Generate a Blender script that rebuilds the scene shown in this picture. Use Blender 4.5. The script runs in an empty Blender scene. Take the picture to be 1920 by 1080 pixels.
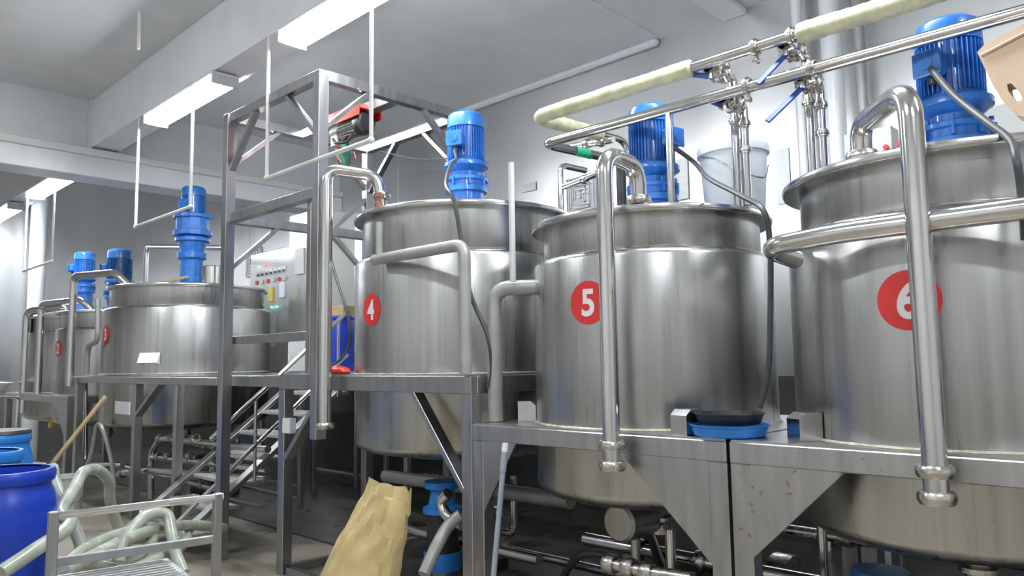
import bpy, bmesh, math, random
from mathutils import Vector, Matrix
random.seed(7)
C = bpy.context.scene.collection
PI = math.pi

# ------------------------------------------------------------------ camera
F_PX, YAW, PITCH, ROLL = 1420.0, 0.7706, 0.0974, -0.0154
CAM = Vector((0, 0, 1.5))
FW = Vector((math.cos(YAW)*math.cos(PITCH), math.sin(YAW)*math.cos(PITCH), math.sin(PITCH)))
_r = Vector((math.sin(YAW), -math.cos(YAW), 0)); _u = _r.cross(FW)
RT = _r*math.cos(ROLL) + _u*math.sin(ROLL)
UP = _u*math.cos(ROLL) - _r*math.sin(ROLL)
cd = bpy.data.cameras.new('camera'); cam = bpy.data.objects.new('camera', cd); C.objects.link(cam)
cd.sensor_width = 36; cd.lens = 36*F_PX/1920; cd.clip_start = .05
M3 = Matrix((RT, UP, -FW)).transposed()
cam.matrix_world = Matrix.Translation(CAM) @ M3.to_4x4()
bpy.context.scene.camera = cam
sc = bpy.context.scene
sc.view_settings.view_transform = 'Standard'; sc.view_settings.look = 'None'
sc.view_settings.gamma = 1; sc.view_settings.use_curve_mapping = False
sc.view_settings.exposure = 1.0
LAMP = 36.0          # brightness of every fluorescent diffuser

w = bpy.data.worlds.new('world'); sc.world = w; w.use_nodes = True
w.node_tree.nodes['Background'].inputs[0].default_value = (.8, .85, .9, 1)
w.node_tree.nodes['Background'].inputs[1].default_value = 0.3

def at(px, py, **k):
    """point on a real plane (X=, Y= or Z=) met by the sight line through a measured photo point"""
    d = RT*((px-960)/F_PX) - UP*((py-540)/F_PX) + FW
    a, v = list(k.items())[0]; i = 'XYZ'.index(a)
    return CAM + d*((v-CAM[i])/d[i])

# ------------------------------------------------------------------ materials
def new_mat(name):
    m = bpy.data.materials.new(name); m.use_nodes = True
    return m, m.node_tree.nodes, m.node_tree.links, m.node_tree.nodes['Principled BSDF']
def mat(name, col, rough=.5, metal=0, var=.12, scale=6, bump=0, stretch=(1, 1, 1), rvar=.1, alpha=1, trans=0, coat=0, spots=None):
    m, n, l, b = new_mat(name)
    tc = n.new('ShaderNodeTexCoord'); mp = n.new('ShaderNodeMapping'); mp.inputs['Scale'].default_value = stretch
    no = n.new('ShaderNodeTexNoise'); no.inputs['Scale'].default_value = scale; no.inputs['Detail'].default_value = 6
    l.new(tc.outputs['Object'], mp.inputs[0]); l.new(mp.outputs[0], no.inputs['Vector'])
    rp = n.new('ShaderNodeMapRange'); rp.inputs[1].default_value = .3; rp.inputs[2].default_value = .7
    l.new(no.outputs[0], rp.inputs[0])
    mx = n.new('ShaderNodeMix'); mx.data_type = 'RGBA'
    mx.inputs[6].default_value = tuple(max(0, c*(1-var)) for c in col)+(1,)
    mx.inputs[7].default_value = tuple(min(1, c*(1+var)) for c in col)+(1,)
    l.new(rp.outputs[0], mx.inputs[0])
    out = mx.outputs[2]
    if spots:
        scol, sscale, thr = spots
        n2 = n.new('ShaderNodeTexNoise'); n2.inputs['Scale'].default_value = sscale; n2.inputs['Detail'].default_value = 8
        l.new(tc.outputs['Object'], n2.inputs['Vector'])
        r2 = n.new('ShaderNodeMapRange'); r2.inputs[1].default_value = thr; r2.inputs[2].default_value = thr+.06
        l.new(n2.outputs[0], r2.inputs[0])
        m2 = n.new('ShaderNodeMix'); m2.data_type = 'RGBA'; l.new(r2.outputs[0], m2.inputs[0]); l.new(out, m2.inputs[6])
        m2.inputs[7].default_value = scol+(1,); out = m2.outputs[2]
        if metal:
            r3 = n.new('ShaderNodeMath'); r3.operation = 'MULTIPLY_ADD'; l.new(r2.outputs[0], r3.inputs[0])
            r3.inputs[1].default_value = -metal*.8; r3.inputs[2].default_value = metal; l.new(r3.outputs[0], b.inputs['Metallic'])
    l.new(out, b.inputs['Base Color'])
    if not (spots and metal): b.inputs['Metallic'].default_value = metal
    rr = n.new('ShaderNodeMapRange'); rr.inputs[3].default_value = max(.03, rough-rvar); rr.inputs[4].default_value = min(1, rough+rvar)
    l.new(no.outputs[0], rr.inputs[0]); l.new(rr.outputs[0], b.inputs['Roughness'])
    if bump:
        bp = n.new('ShaderNodeBump'); bp.inputs['Strength'].default_value = bump; bp.inputs['Distance'].default_value = .01
        l.new(no.outputs[0], bp.inputs['Height']); l.new(bp.outputs[0], b.inputs['Normal'])
    if trans: b.inputs['Transmission Weight'].default_value = trans
    if coat: b.inputs['Coat Weight'].default_value = coat
    if alpha < 1: b.inputs['Alpha'].default_value = alpha
    return m
def emit(name, col, s):
    m, n, l, b = new_mat(name)
    b.inputs['Base Color'].default_value = col+(1,); b.inputs['Emission Color'].default_value = col+(1,); b.inputs['Emission Strength'].default_value = s
    return m
M = dict(
 tank=mat('brushed_tank_steel', (.46, .46, .455), .30, 1, .10, 26, .035, (1, 1, .02), .10, spots=((.42, .40, .37), 26, .70)),
 rim=mat('polished_rim_steel', (.62, .62, .61), .2, 1, .1, 9, .02, (1, 1, .2), .05),
 pipe=mat('polished_pipe_steel', (.66, .65, .64), .16, 1, .06, 12, .0, (1, 1, .2), .04),
 frame=mat('brushed_frame_steel', (.44, .44, .445), .36, 1, .12, 7, .05, (3, 3, .4), .1, spots=((.30, .27, .24), 34, .69)),
 rust=mat('stained_frame_steel', (.44, .44, .44), .36, 1, .14, 7, .05, (3, 3, .4), .1, spots=((.27, .14, .08), 24, .63)),
 cast=mat('cast_valve_steel', (.55, .53, .5), .26, 1, .2, 40, .2, rvar=.12),
 greypipe=mat('grey_matt_pipe', (.36, .36, .35), .42, .35, .1, 9),
 wall=mat('steel_wall_sheet', (.66, .665, .67), .33, 1, .06, 1.6, .06, (1, 1, .5), .09),
 ceil=mat('grey_ceiling_panel', (.66, .67, .69), .38, .15, .05, 3),
 beam=mat('pale_beam_panel', (.76, .78, .81), .35, .1, .05, 3),
 trim=mat('pale_trim', (.68, .70, .73), .4, .2, .04, 3),
 trimw=mat('ivory_trim', (.72, .715, .70), .5, 0, .04, 3),
 floor=mat('wet_concrete', (.32, .285, .225), .38, 0, .35, 2.2, .15, rvar=.22, spots=((.16, .13, .09), 3.1, .56)),
 farwall=mat('pale_wall_panel', (.75, .75, .75), .45, .2, .06, 3),
 blue=mat('blue_motor_paint', (.025, .16, .55), .33, 0, .25, 14, .05, coat=.3),
 navy=mat('dark_blue_motor_paint', (.02, .10, .30), .35, 0, .2, 14, .05, coat=.2),
 dblue=mat('blue_drum_plastic', (.01, .045, .42), .3, 0, .2, 5, .02, spots=((.35, .45, .75), 9, .68)),
 lblue=mat('light_blue_plastic', (.02, .20, .62), .35, 0, .12, 8),
 black=mat('black_rubber', (.018, .018, .02), .45, 0, .2, 8),
 cable=mat('dark_cable', (.05, .055, .06), .4, 0, .15, 8),
 white=mat('white_plastic', (.72, .74, .76), .4, 0, .04, 8),
 rod=mat('white_rod_paint', (.66, .65, .62), .4, 0, .05, 8),
 pail=mat('white_pail_plastic', (.70, .76, .82), .35, 0, .03, 8),
 paper=mat('white_paper', (.74, .75, .77), .7, 0, .05, 20),
 cream=mat('cream_insulation_tape', (.50, .50, .34), .6, 0, .2, 16, .35),
 beige=mat('beige_plastic', (.60, .44, .31), .4, 0, .06, 6),
 kraft=mat('kraft_paper', (.50, .39, .185), .65, 0, .14, 9, .8, rvar=.05),
 red=mat('red_sticker', (.66, .03, .03), .35, 0, .03, 8),
 redp=mat('red_plastic', (.8, .03, .02), .3, 0, .1, 8),
 rednote=mat('red_rope', (.75, .08, .08), .6, 0, .1, 30),
 num=mat('white_numeral', (.74, .75, .77), .4, 0, .02, 8),
 hose=mat('ribbed_clear_hose', (.36, .39, .33), .25, 0, .2, 10, .1),
 hoseblue=mat('blue_hose_stripe', (.10, .28, .50), .4, 0, .1, 8),
 rag=mat('brown_rag', (.22, .10, .075), .9, 0, .3, 20, .6),
 cabinet=mat('grey_cabinet_steel', (.50, .50, .48), .34, .7, .06, 5, .02, (1, 1, .2)),
 boxgrey=mat('light_grey_box', (.55, .56, .55), .45, 0, .05, 8),
 yellow=mat('yellow_plastic', (.72, .50, .06), .4, 0, .1, 8),
 tan=mat('tan_board', (.45, .34, .18), .7, 0, .15, 8),
 green=mat('green_cloth', (.02, .12, .07), .8, 0, .2, 20),
 greens=mat('green_sticker', (.03, .40, .20), .5, 0, .1, 40),
 handle=mat('blue_valve_grip', (.02, .06, .32), .4, 0, .1, 8),
 mop=mat('grey_mop_handle', (.28, .31, .36), .45, 0, .08, 8),
 deck=mat('checkered_tray_steel', (.5, .5, .5), .35, 1, .12, 30, .15, (1, 1, 1), .1),
 wallshade=mat('painted_wall_shade', (.035, .036, .038), .5, 0, .3, 3),  # near-black wall colour standing in for shade under the platforms
 floorshade=mat('wet_floor_painted_shade', (.045, .042, .036), .35, 0, .5, 4, .2, rvar=.2),  # wet floor with the under-tank shade put into its colour
 tread=mat('grip_tread_steel', (.42, .42, .41), .5, .35, .2, 40, .2),
 residue=mat('dried_residue', (.50, .46, .36), .9, 0, .3, 40, .6),
 curb=mat('pale_floor_curb', (.52, .47, .38), .5, 0, .15, 6),
 dark=mat('dark_inside', (.03, .03, .03), .6, 0, .1, 8),
 lamp=emit('lamp_diffuser', (.93, .97, 1.0), LAMP),
 ledg=emit('green_led', (.05, 1, .35), 4), ledr=emit('red_led', (1, .06, .05), 2.5),
)

# ------------------------------------------------------------------ mesh helpers
ORG = {}
def V3(*a): return Vector(a)
class MB:
    def __init__(s): s.bm = bmesh.new()
    def _xf(s, vs, m):
        for v in vs: v.co = m @ v.co
    def box(s, c, size, rot=None, bev=.004):
        r = bmesh.ops.create_cube(s.bm, size=1); vs = r['verts']
        for v in vs: v.co = Vector((v.co[i]*size[i] for i in range(3)))
        if bev and min(size) > bev*2.5:
            es = list({e for v in vs for e in v.link_edges})
            g = bmesh.ops.bevel(s.bm, geom=es, offset=bev, segments=1, affect='EDGES', profile=.5)
            vs = list({v for f in g['faces'] for v in f.verts} | {v for v in vs if v.is_valid})
        m = Matrix.Translation(Vector(c)) @ (rot.to_4x4() if rot else Matrix())
        s._xf(vs, m); return s
    def b2(s, p0, p1, bev=.004):
        p0, p1 = Vector(p0), Vector(p1)
        return s.box((p0+p1)/2, [abs(p1[i]-p0[i]) for i in range(3)], None, bev)
    def bar(s, p0, p1, w, h, upv=(0, 0, 1), bev=.003):
        p0, p1 = Vector(p0), Vector(p1); z = (p1-p0); L = z.length; z.normalize()
        x = Vector(upv).cross(z)
        if x.length < 1e-3: x = Vector((0, 1, 0)).cross(z)
        x.normalize(); y = z.cross(x)
        return s.box((p0+p1)/2, (w, h, L), Matrix((x, y, z)).transposed(), bev)
    def ring(s, c, x, y, r, seg):
        return [s.bm.verts.new(c + x*(r*math.cos(2*PI*i/seg)) + y*(r*math.sin(2*PI*i/seg))) for i in range(seg)]
    def sweep(s, pts, rad, seg=14, caps=True):
        n = len(pts); rad = rad if hasattr(rad, '__len__') else [rad]*n
        t0 = (pts[1]-pts[0]).normalized(); x = t0.orthogonal().normalized(); prev = None; rings = []
        for i, p in enumerate(pts):
            t = (pts[min(i+1, n-1)]-pts[max(i-1, 0)]).normalized()
            x = (x - t*x.dot(t)).normalized(); y = t.cross(x)
            rings.append(s.ring(p, x, y, rad[i], seg))
        for a, b in zip(rings, rings[1:]):
            for k in range(seg): s.bm.faces.new((a[k], a[(k+1) % seg], b[(k+1) % seg], b[k]))
        if caps: s.bm.faces.new(list(reversed(rings[0]))); s.bm.faces.new(rings[-1])
        return s
    def tube(s, pts, r, bend=.0, seg=14, nb=7):
        return s.sweep(rounded([Vector(p) for p in pts], bend, nb), r, seg)
    def spline(s, pts, r, seg=12, n=10):
        return s.sweep(catmull([Vector(p) for p in pts], n), r, seg)
    def lathe(s, prof, c=(0, 0, 0), seg=48, axis=(0, 0, 1), arc=None):
        ax = Vector(axis).normalized(); x = ax.orthogonal().normalized() if abs(ax.z) < .99 else Vector((1, 0, 0)); y = ax.cross(x); c = Vector(c)
        prev = None
        for (r, z) in prof:
            cur = [s.bm.verts.new(c+ax*z)] if r < 1e-5 else s.ring(c+ax*z, x, y, r, seg)
            if prev:
                for k in range(seg):
                    a, b = prev[k % len(prev)], prev[(k+1) % len(prev)]; d, e = cur[k % len(cur)], cur[(k+1) % len(cur)]
                    vs = []
                    for q in (a, b, e, d):
                        if q not in vs: vs.append(q)
                    if len(vs) > 2:
                        try: s.bm.faces.new(vs)
                        except ValueError: pass
            prev = cur
        return s
    def cyl(s, p0, p1, r, seg=16, bev=0):
        p0, p1 = Vector(p0), Vector(p1); L = (p1-p0).length
        b = bev or min(r, L)*.06
        return s.lathe([(0, 0), (r-b, 0), (r, b), (r, L-b), (r-b, L), (0, L)], p0, seg, p1-p0)
    def prism(s, poly, d, bev=0):
        """poly: 3D points in one plane; d: extrusion vector"""
        d = Vector(d); a = [s.bm.verts.new(Vector(p)) for p in poly]; b = [s.bm.verts.new(Vector(p)+d) for p in poly]; n = len(a)
        s.bm.faces.new(a); s.bm.faces.new(list(reversed(b)))
        for i in range(n): s.bm.faces.new((a[i], b[i], b[(i+1) % n], a[(i+1) % n]))
        return s
    def sph(s, c, r, sc=(1, 1, 1), seg=16):
        g = bmesh.ops.create_uvsphere(s.bm, u_segments=seg, v_segments=seg//2+2, radius=r)
        for v in g['verts']: v.co = Vector((v.co[i]*sc[i] for i in range(3)))+Vector(c)
        return s
    def build(s, name, m, parent=None, flat=False, sharp=32):
        bm = s.bm; bmesh.ops.recalc_face_normals(bm, faces=bm.faces)
        if parent is not None: org = ORG[parent.name]
        else:
            xs = [v.co for v in bm.verts]
            org = Vector(((min(v.x for v in xs)+max(v.x for v in xs))/2, (min(v.y for v in xs)+max(v.y for v in xs))/2, min(v.z for v in xs)))
        for v in bm.verts: v.co -= org
        for f in bm.faces: f.smooth = not flat
        for e in bm.edges:
            if len(e.link_faces) == 2 and e.calc_face_angle(0) > math.radians(sharp): e.smooth = False
        me = bpy.data.meshes.new(name); bm.to_mesh(me); bm.free(); me.materials.append(m)
        o = bpy.data.objects.new(name, me); C.objects.link(o); ORG[o.name] = org
        if parent is not None: o.parent = parent
        else: o.location = org
        return o
def rounded(pts, bend, nb=7):
    if bend <= 0: return pts
    out = [pts[0]]
    for i in range(1, len(pts)-1):
        p, a, b = pts[i], pts[i-1], pts[i+1]
        d = min(bend, (a-p).length*.49, (b-p).length*.49); p0 = p+(a-p).normalized()*d; p1 = p+(b-p).normalized()*d
        for k in range(nb+1):
            t = k/nb; t2 = .5-.5*math.cos(PI*t); t = .5*t+.5*t2
            out.append(p0*(1-t)**2+p*2*t*(1-t)*1.0+p1*t*t)
    out.append(pts[-1]); return out
def catmull(P, n=10):
    P = [P[0]*2-P[1]]+P+[P[-1]*2-P[-2]]; out = []
    for i in range(1, len(P)-2):
        a, b, c, d = P[i-1:i+3]
        for k in range(n):
            t = k/n; out.append(.5*((2*b)+(c-a)*t+(2*a-5*b+4*c-d)*t*t+(3*b-a-3*c+d)*t**3))
    out.append(P[-2]); return out
def tag(o, label, cat, group=None, kind=None):
    if label: o['label'] = label
    if cat: o['category'] = cat
    if group: o['group'] = group
    if kind: o['kind'] = kind
    return o
def thing(name, loc, label, cat, group=None):
    o = bpy.data.objects.new(name, None); C.objects.link(o); o.location = loc; o.empty_display_size = .1
    ORG[o.name] = Vector(loc); return tag(o, label, cat, group)
def copy_tree(o, parent=None):
    kids = list(o.children); c = o.copy(); C.objects.link(c)
    if parent is not None: c.parent = parent
    for k in kids: copy_tree(k, c)
    return c
def struct(name, mb, m): return tag(mb.build(name, m), None, None, None, 'structure')

# ------------------------------------------------------------------ the room
XW, YB, YF, H, H2 = 6.16, 9.5, 15.0, 4.625, 5.3
XN, YN = -4.5, -4.5
BX, BW, BZ = 2.775, .30, 4.06           # main beam: face, width, underside
struct('floor', MB().b2((XN, YN, -.1), (XW+.1, YF+.1, 0), 0), M['floor'])
struct('wall_right', MB().b2((XW, YN, 0), (XW+.1, YF+.1, H2), 0), M['wall'])
struct('wall_back', MB().b2((XN, YF, 0), (XW, YF+.1, H2), 0), M['wall'])
struct('wall_left', MB().b2((XN-.1, YN, 0), (XN, YF+.1, H2), 0), M['farwall'])
struct('wall_front', MB().b2((XN, YN-.1, 0), (XW, YN, H), 0), M['farwall'])
struct('ceiling', MB().b2((XN, YN, H), (XW, YB+.02, H+.1), 0), M['ceil'])
struct('ceiling_back', MB().b2((XN, YB+.35, H2), (XW, YF, H2+.1), 0), M['ceil'])
struct('wall_bulkhead', MB().b2((XN, YB+.02, 3.71), (XW, YB+.35, H2+.1), 0), M['ceil'])
struct('trim_1', MB().b2((XN, YB-.05, 3.71), (XW, YB+.02, 3.95), .006), M['beam'])
struct('trim_2', MB().b2((XN, YB-.08, 3.95), (XW, YB+.02, 4.035), .006), M['trimw'])
struct('trim_3', MB().b2((BX, YN, BZ), (BX+BW, YB+.02, H), .004), M['beam'])
struct('trim_4', MB().b2((BX, YB+.35, BZ-.04), (BX+BW, YF, H2), .004), M['beam'])
struct('trim_5', MB().b2((BX-.03, YB-.04, 4.035), (BX+.01, YB+.02, H), .004), M['trim'])
struct('trim_6', MB().b2((BX+BW, 3.0, H-.06), (XW, 3.23, H), .01), M['beam'])
struct('trim_7', MB().b2((BX+BW, 3.88, H-.008), (XW, 3.91, H), 0), M['trim'])
struct('trim_8', MB().b2((XW-.07, 3.91, H-.07), (XW, YB-.08, H), .02), M['trim'])
for k, y in enumerate((.2, 8.1, 12.3)):
    struct('trim_%d' % (9+k), MB().b2((XW-.004, y, .02), (XW, y+.03, H-.1), 0), M['wall'])

struct('trim_12', MB().b2((XW-.02, YN, 0), (XW, YF, 1.35), 0), M['wallshade'])  # dark strip added low on the wall, painted shade behind the platforms
struct('trim_13', MB().b2((3.25, YN, 0), (XW-.02, 5.0, .012), 0), M['floorshade'])  # this zone and the next paint under-tank shade onto the floor
struct('trim_14', MB().b2((3.6, 5.0, 0), (XW-.02, YF, .012), 0), M['floorshade'])
# pipe ducts against the wall
for px, r, lab in ((1563, .078, 'wide vertical grey duct running up the steel wall left of the thin duct'),
                   (1616, .042, 'thin vertical grey duct running up the steel wall behind the right blue motor')):
    p = at(px, 160, X=XW-.25)
    o = MB().cyl((XW-.25, p.y, 0), (XW-.25, p.y, H), r, 24).build('wall_duct', M['greypipe'] if px > 1600 else M['beam']); tag(o, lab, 'duct')
p = at(1497, 100, X=XW-.15)
tag(MB().cyl((XW-.15, p.y, 0), (XW-.15, p.y, H), .044, 24).build('wall_duct', M['beam']), 'vertical pale pipe on the wall furthest left of the three behind the valves', 'duct')
p = at(67, 560, Y=14.6)
tag(MB().cyl((p.x, 14.6, 0), (p.x, 14.6, H2), .125, 24).build('wall_duct', M['white']), 'tall white downpipe at the far left below the smallest lamp', 'pipe')

# ------------------------------------------------------------------ lamps
def fixture(loc, L, label):
    t = thing('ceiling_light', loc, label, 'light', 'fluorescent ceiling lamps')
    x, y, z = loc
    MB().b2((x-.13, y-L/2, z+.075), (x+.13, y+L/2, z+.115), .01).build('housing', M['trim'], t)
    MB().prism([(x-.115, y-L/2+.012, z+.075), (x-.075, y-L/2+.012, z), (x+.075, y-L/2+.012, z), (x+.115, y-L/2+.012, z+.075)], (0, L-.024, 0)).build('diffuser', M['lamp'], t)
    for sy in (-1, 1): MB().b2((x-.12, y+sy*L/2-.012, z+.0), (x+.12, y+sy*L/2+.012, z+.08), .004).build('end_cap', M['boxgrey'], t)
    return t
LZ0 = 3.93
fixture((2.86, 4.31, LZ0), 1.55, 'long white fluorescent lamp on the beam, the nearest and largest at the top')
fixture((2.86, 6.99, LZ0), 1.55, 'white fluorescent lamp on the beam above the left blue motor')
fixture((2.86, 11.35, LZ0-.04), 1.55, 'smallest white fluorescent lamp, at far left beyond the bulkhead')
for loc in ((2.86, 1.6, LZ0), (2.86, -1.4, LZ0), (-1.0, 6.2, 4.45), (-1.0, 2.0, 4.45), (-1.0, -1.9, 4.45), (2.86, 13.9, LZ0-.04)):  # unseen lamps added for fill light; only the last stands where a lamp shows
    fixture(loc, 1.55, 'white fluorescent ceiling lamp added outside the picture to light the room')
RX = 2.76
for qa, qb, yb0, lab in (((500, 332), (696, 265), 0, 'white U shaped hanging rod under the nearest lamp, in front of the steel tower'),
                         ((254, 430), (357, 382), 0, 'white U shaped hanging rod before the tall blue motor'),
                         ((45, 508), (97, 490), 0, 'white U shaped hanging rod at far left under the smallest lamp')):
    a, b = at(*qa, X=RX), at(*qb, X=RX); zb = (a.z+b.z)/2
    t = thing('rod_hanger', (RX, (a.y+b.y)/2, zb), lab, 'rod', 'white rods hung below the lamps')
    for y in (a.y, b.y): MB().tube([(RX, y, LZ0+.10), (RX, y, zb)], .014, seg=10).build('upright_rod', M['rod'], t)
    MB().tube([(RX, a.y-.015, zb), (RX, b.y+.015, zb)], .015, seg=10).build('cross_rod', M['rod'], t)
    for y in (a.y, b.y): MB().sph((RX, y, zb), .023).build('corner_joint', M['rod'], t)
p = at(262, 20, Z=H)
tag(MB().cyl((p.x, p.y, H-.35), (p.x, p.y, H), .015, 10).build('hanging_rod', M['rod']), 'short white rod hanging from the grey ceiling at upper left', 'rod')

# ------------------------------------------------------------------ tanks
def numeral(txt, c, R, ang, z, size, parent):
    cu = bpy.data.curves.new('t', 'FONT'); cu.body = txt; cu.size = 1; cu.align_x = 'CENTER'; cu.offset = .028; cu.resolution_u = 6
    o = bpy.data.objects.new('t', cu); C.objects.link(o); dg = bpy.context.evaluated_depsgraph_get(); dg.update()
    me = bpy.data.meshes.new_from_object(o.evaluated_get(dg)); bpy.data.objects.remove(o); bpy.data.curves.remove(cu)
    xs = [v.co.x for v in me.vertices]; ys = [v.co.y for v in me.vertices]
    cx, cy = (min(xs)+max(xs))/2, (min(ys)+max(ys))/2; k = size/(max(ys)-min(ys))
    bm = bmesh.new(); bm.from_mesh(me); bpy.data.meshes.remove(me)
    bmesh.ops.triangulate(bm, faces=bm.faces); 
    bmesh.ops.subdivide_edges(bm, edges=[e for e in bm.edges if e.calc_length()*k > .03], cuts=2)
    for v in bm.verts:
        u = (v.co.x-cx)*k*.92; a = ang+u/R; v.co = Vector((c[0]+math.cos(a)*(R+.0035), c[1]+math.sin(a)*(R+.0035), z+(v.co.y-cy)*k))
    m = MB(); m.bm.free(); m.bm = bm
    return m.build('numeral', M['num'], parent, flat=True)
def plate_hole(mb, x0, x1, y0, y1, c, R, z0, z1, n=64):
    angs = sorted([2*PI*i/n for i in range(n)]+[math.atan2(y-c[1], x-c[0]) % (2*PI) for x in (x0, x1) for y in (y0, y1)])
    inner, outer = [], []
    for a in angs:
        ca, sa = math.cos(a), math.sin(a); ts = []
        if ca > 1e-9: ts.append((x1-c[0])/ca)
        if ca < -1e-9: ts.append((x0-c[0])/ca)
        if sa > 1e-9: ts.append((y1-c[1])/sa)
        if sa < -1e-9: ts.append((y0-c[1])/sa)
        t = min(ts); r = min(R, t*.985)
        inner.append((c[0]+r*ca, c[1]+r*sa)); outer.append((c[0]+t*ca, c[1]+t*sa))
    bm = mb.bm; L = [[bm.verts.new((x, y, z)) for x, y in ring] for ring, z in ((inner, z0), (outer, z0), (outer, z1), (inner, z1))]
    k = len(angs)
    for i in range(k):
        j = (i+1) % k
        for a, b in ((0, 1), (1, 2), (2, 3), (3, 0)): bm.faces.new((L[a][i], L[a][j], L[b][j], L[b][i]))
    return mb
def tank(label, c, R, zb, zs, zr, nR, rR, num=None, ny=None, lugs=(), lz=1.17, outlet=True):
    x, y = c
    t = thing('mixing_tank', (x, y, zb-.05), label, 'tank')
    MB().lathe([(0, zb-.10), (R*.25, zb-.095), (R*.6, zb-.07), (R*.9, zb-.03), (R-.03, zb-.008), (R-.008, zb+.01), (R, zb+.03), (R, zs-.035), (R-.004, zs-.02), (R-.014, zs-.008), (R-.03, zs), (nR-.02, zs+.004)], (x, y, 0), 96).build('tank_body', M['tank'], t)
    MB().lathe([(nR-.01, zs-.02), (nR, zs), (nR, zr-.025), (nR-.01, zr-.02)], (x, y, 0), 96).build('tank_neck', M['tank'], t)
    MB().lathe([(nR, zs+.002), (nR+.006, zs+.004), (nR+.007, zs+.009), (nR, zs+.012)], (x, y, 0), 96).build('weld_seam', M['rim'], t)
    MB().lathe([(nR-.01, zr-.035), (rR-.004, zr-.035), (rR, zr-.03), (rR+.002, zr-.018), (rR, zr-.005), (rR-.006, zr), (nR-.04, zr), (nR-.04, zr-.03)], (x, y, 0), 96).build('rim', M['rim'], t)
    MB().lathe([(0, zr+.035), (nR*.6, zr+.025), (nR-.02, zr+.004), (nR-.02, zr-.012), (0, zr-.012)], (x, y, 0), 64).build('lid', M['rim'], t)
    rg_ = MB(); n_ = 120; ra = [R+.006+.016*abs(math.sin(k*1.7)+math.sin(k*.37)*.7)*random.random() for k in range(n_)]
    A_ = [rg_.bm.verts.new((x+math.cos(2*PI*k/n_)*(R-.002), y+math.sin(2*PI*k/n_)*(R-.002), lz+.012)) for k in range(n_)]
    B_ = [rg_.bm.verts.new((x+math.cos(2*PI*k/n_)*ra[k], y+math.sin(2*PI*k/n_)*ra[k], lz+.003)) for k in range(n_)]
    for k in range(n_): rg_.bm.faces.new((A_[k], A_[(k+1) % n_], B_[(k+1) % n_], B_[k]))
    rg_.build('residue_ring', M['residue'], t)['label'] = 'crusty pale residue around the tank foot'
    if outlet:
        MB().lathe([(0, zb-.26), (.05, zb-.26), (.05, zb-.2), (.075, zb-.19), (.075, zb-.17), (.05, zb-.16), (.06, zb-.11), (.12, zb-.08)], (x, y, 0), 20).build('outlet', M['cast'], t)
    if num:
        a = PI + (y-ny)/R
        st = MB(); n = 48; rr = .1075; ctr = st.bm.verts.new((x+math.cos(a)*(R+.002), y+math.sin(a)*(R+.002), num[1])); rings = []
        for q in range(1, 6):
            ring = []
            for i in range(n):
                u, v = rr*q/5*math.cos(2*PI*i/n), rr*q/5*math.sin(2*PI*i/n); b = a+u/R
                ring.append(st.bm.verts.new((x+math.cos(b)*(R+.002), y+math.sin(b)*(R+.002), num[1]+v)))
            rings.append(ring)
        for i in range(n): st.bm.faces.new((ctr, rings[0][i], rings[0][(i+1) % n]))
        for A, B in zip(rings, rings[1:]):
            for i in range(n): st.bm.faces.new((A[i], B[i], B[(i+1) % n], A[(i+1) % n]))
        so = st.build('number_sticker', M['red'], t); so['label'] = 'round red number sticker'
        numeral(num[0], c, R, a, num[1], .135, so)
    for (lx, ly, rz) in lugs:
        m = MB(); rot = Matrix.Rotation(rz, 3, 'Z')
        ux, uy = rot @ Vector((1, 0, 0)), rot @ Vector((0, 1, 0)); o = Vector((lx, ly, lz+.003))
        pr = [(-.05, 0), (-.05, .085), (-.02, .11), (.05, .11), (.05, 0)]
        m.prism([o+ux*a_+Vector((0, 0, b_))-uy*.045 for a_, b_ in pr], uy*.09)
        m.build('support_lug', M['rim'], t)
    return t
T5, T4, T6, T3, T2, T1 = (3.55, 2.37), (3.70, 4.06), (3.565, .86), (3.835, 9.17), (3.56, 10.98), (3.56, 12.42)
tank('steel mixing tank with red number 5 sticker', T5, .647, .83, 2.04, 2.245, .592, .657, ('5', 1.783), 2.305,
     [(3.12, 2.92, PI*.70), (2.935, 1.80, -.15)])
tank('steel mixing tank with red number 4 sticker on the higher platform', T4, .79, .94, 2.215, 2.53, .735, .80, ('4', 1.855), 4.12, [], 1.43)
tank('large steel mixing tank with red number 6 sticker at right', T6, .66, .82, 2.03, 2.25, .60, .672, ('6', 1.697), .86,
     [(3.0, 1.30, -.6)])
tank('wide steel mixing tank with red number 3 sticker under the tall blue motor', T3, .93, .87, 2.18, 2.43, .86, .90, ('3', 1.875), 9.16, [], 1.43)
tank('far steel mixing tank with red number 2 sticker', T2, .655, .83, 2.02, 2.24, .60, .66, ('2', 1.76), 10.92)
tank('furthest steel mixing tank at far left behind tank number 2', T1, .65, .83, 2.02, 2.24, .60, .66)

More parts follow.
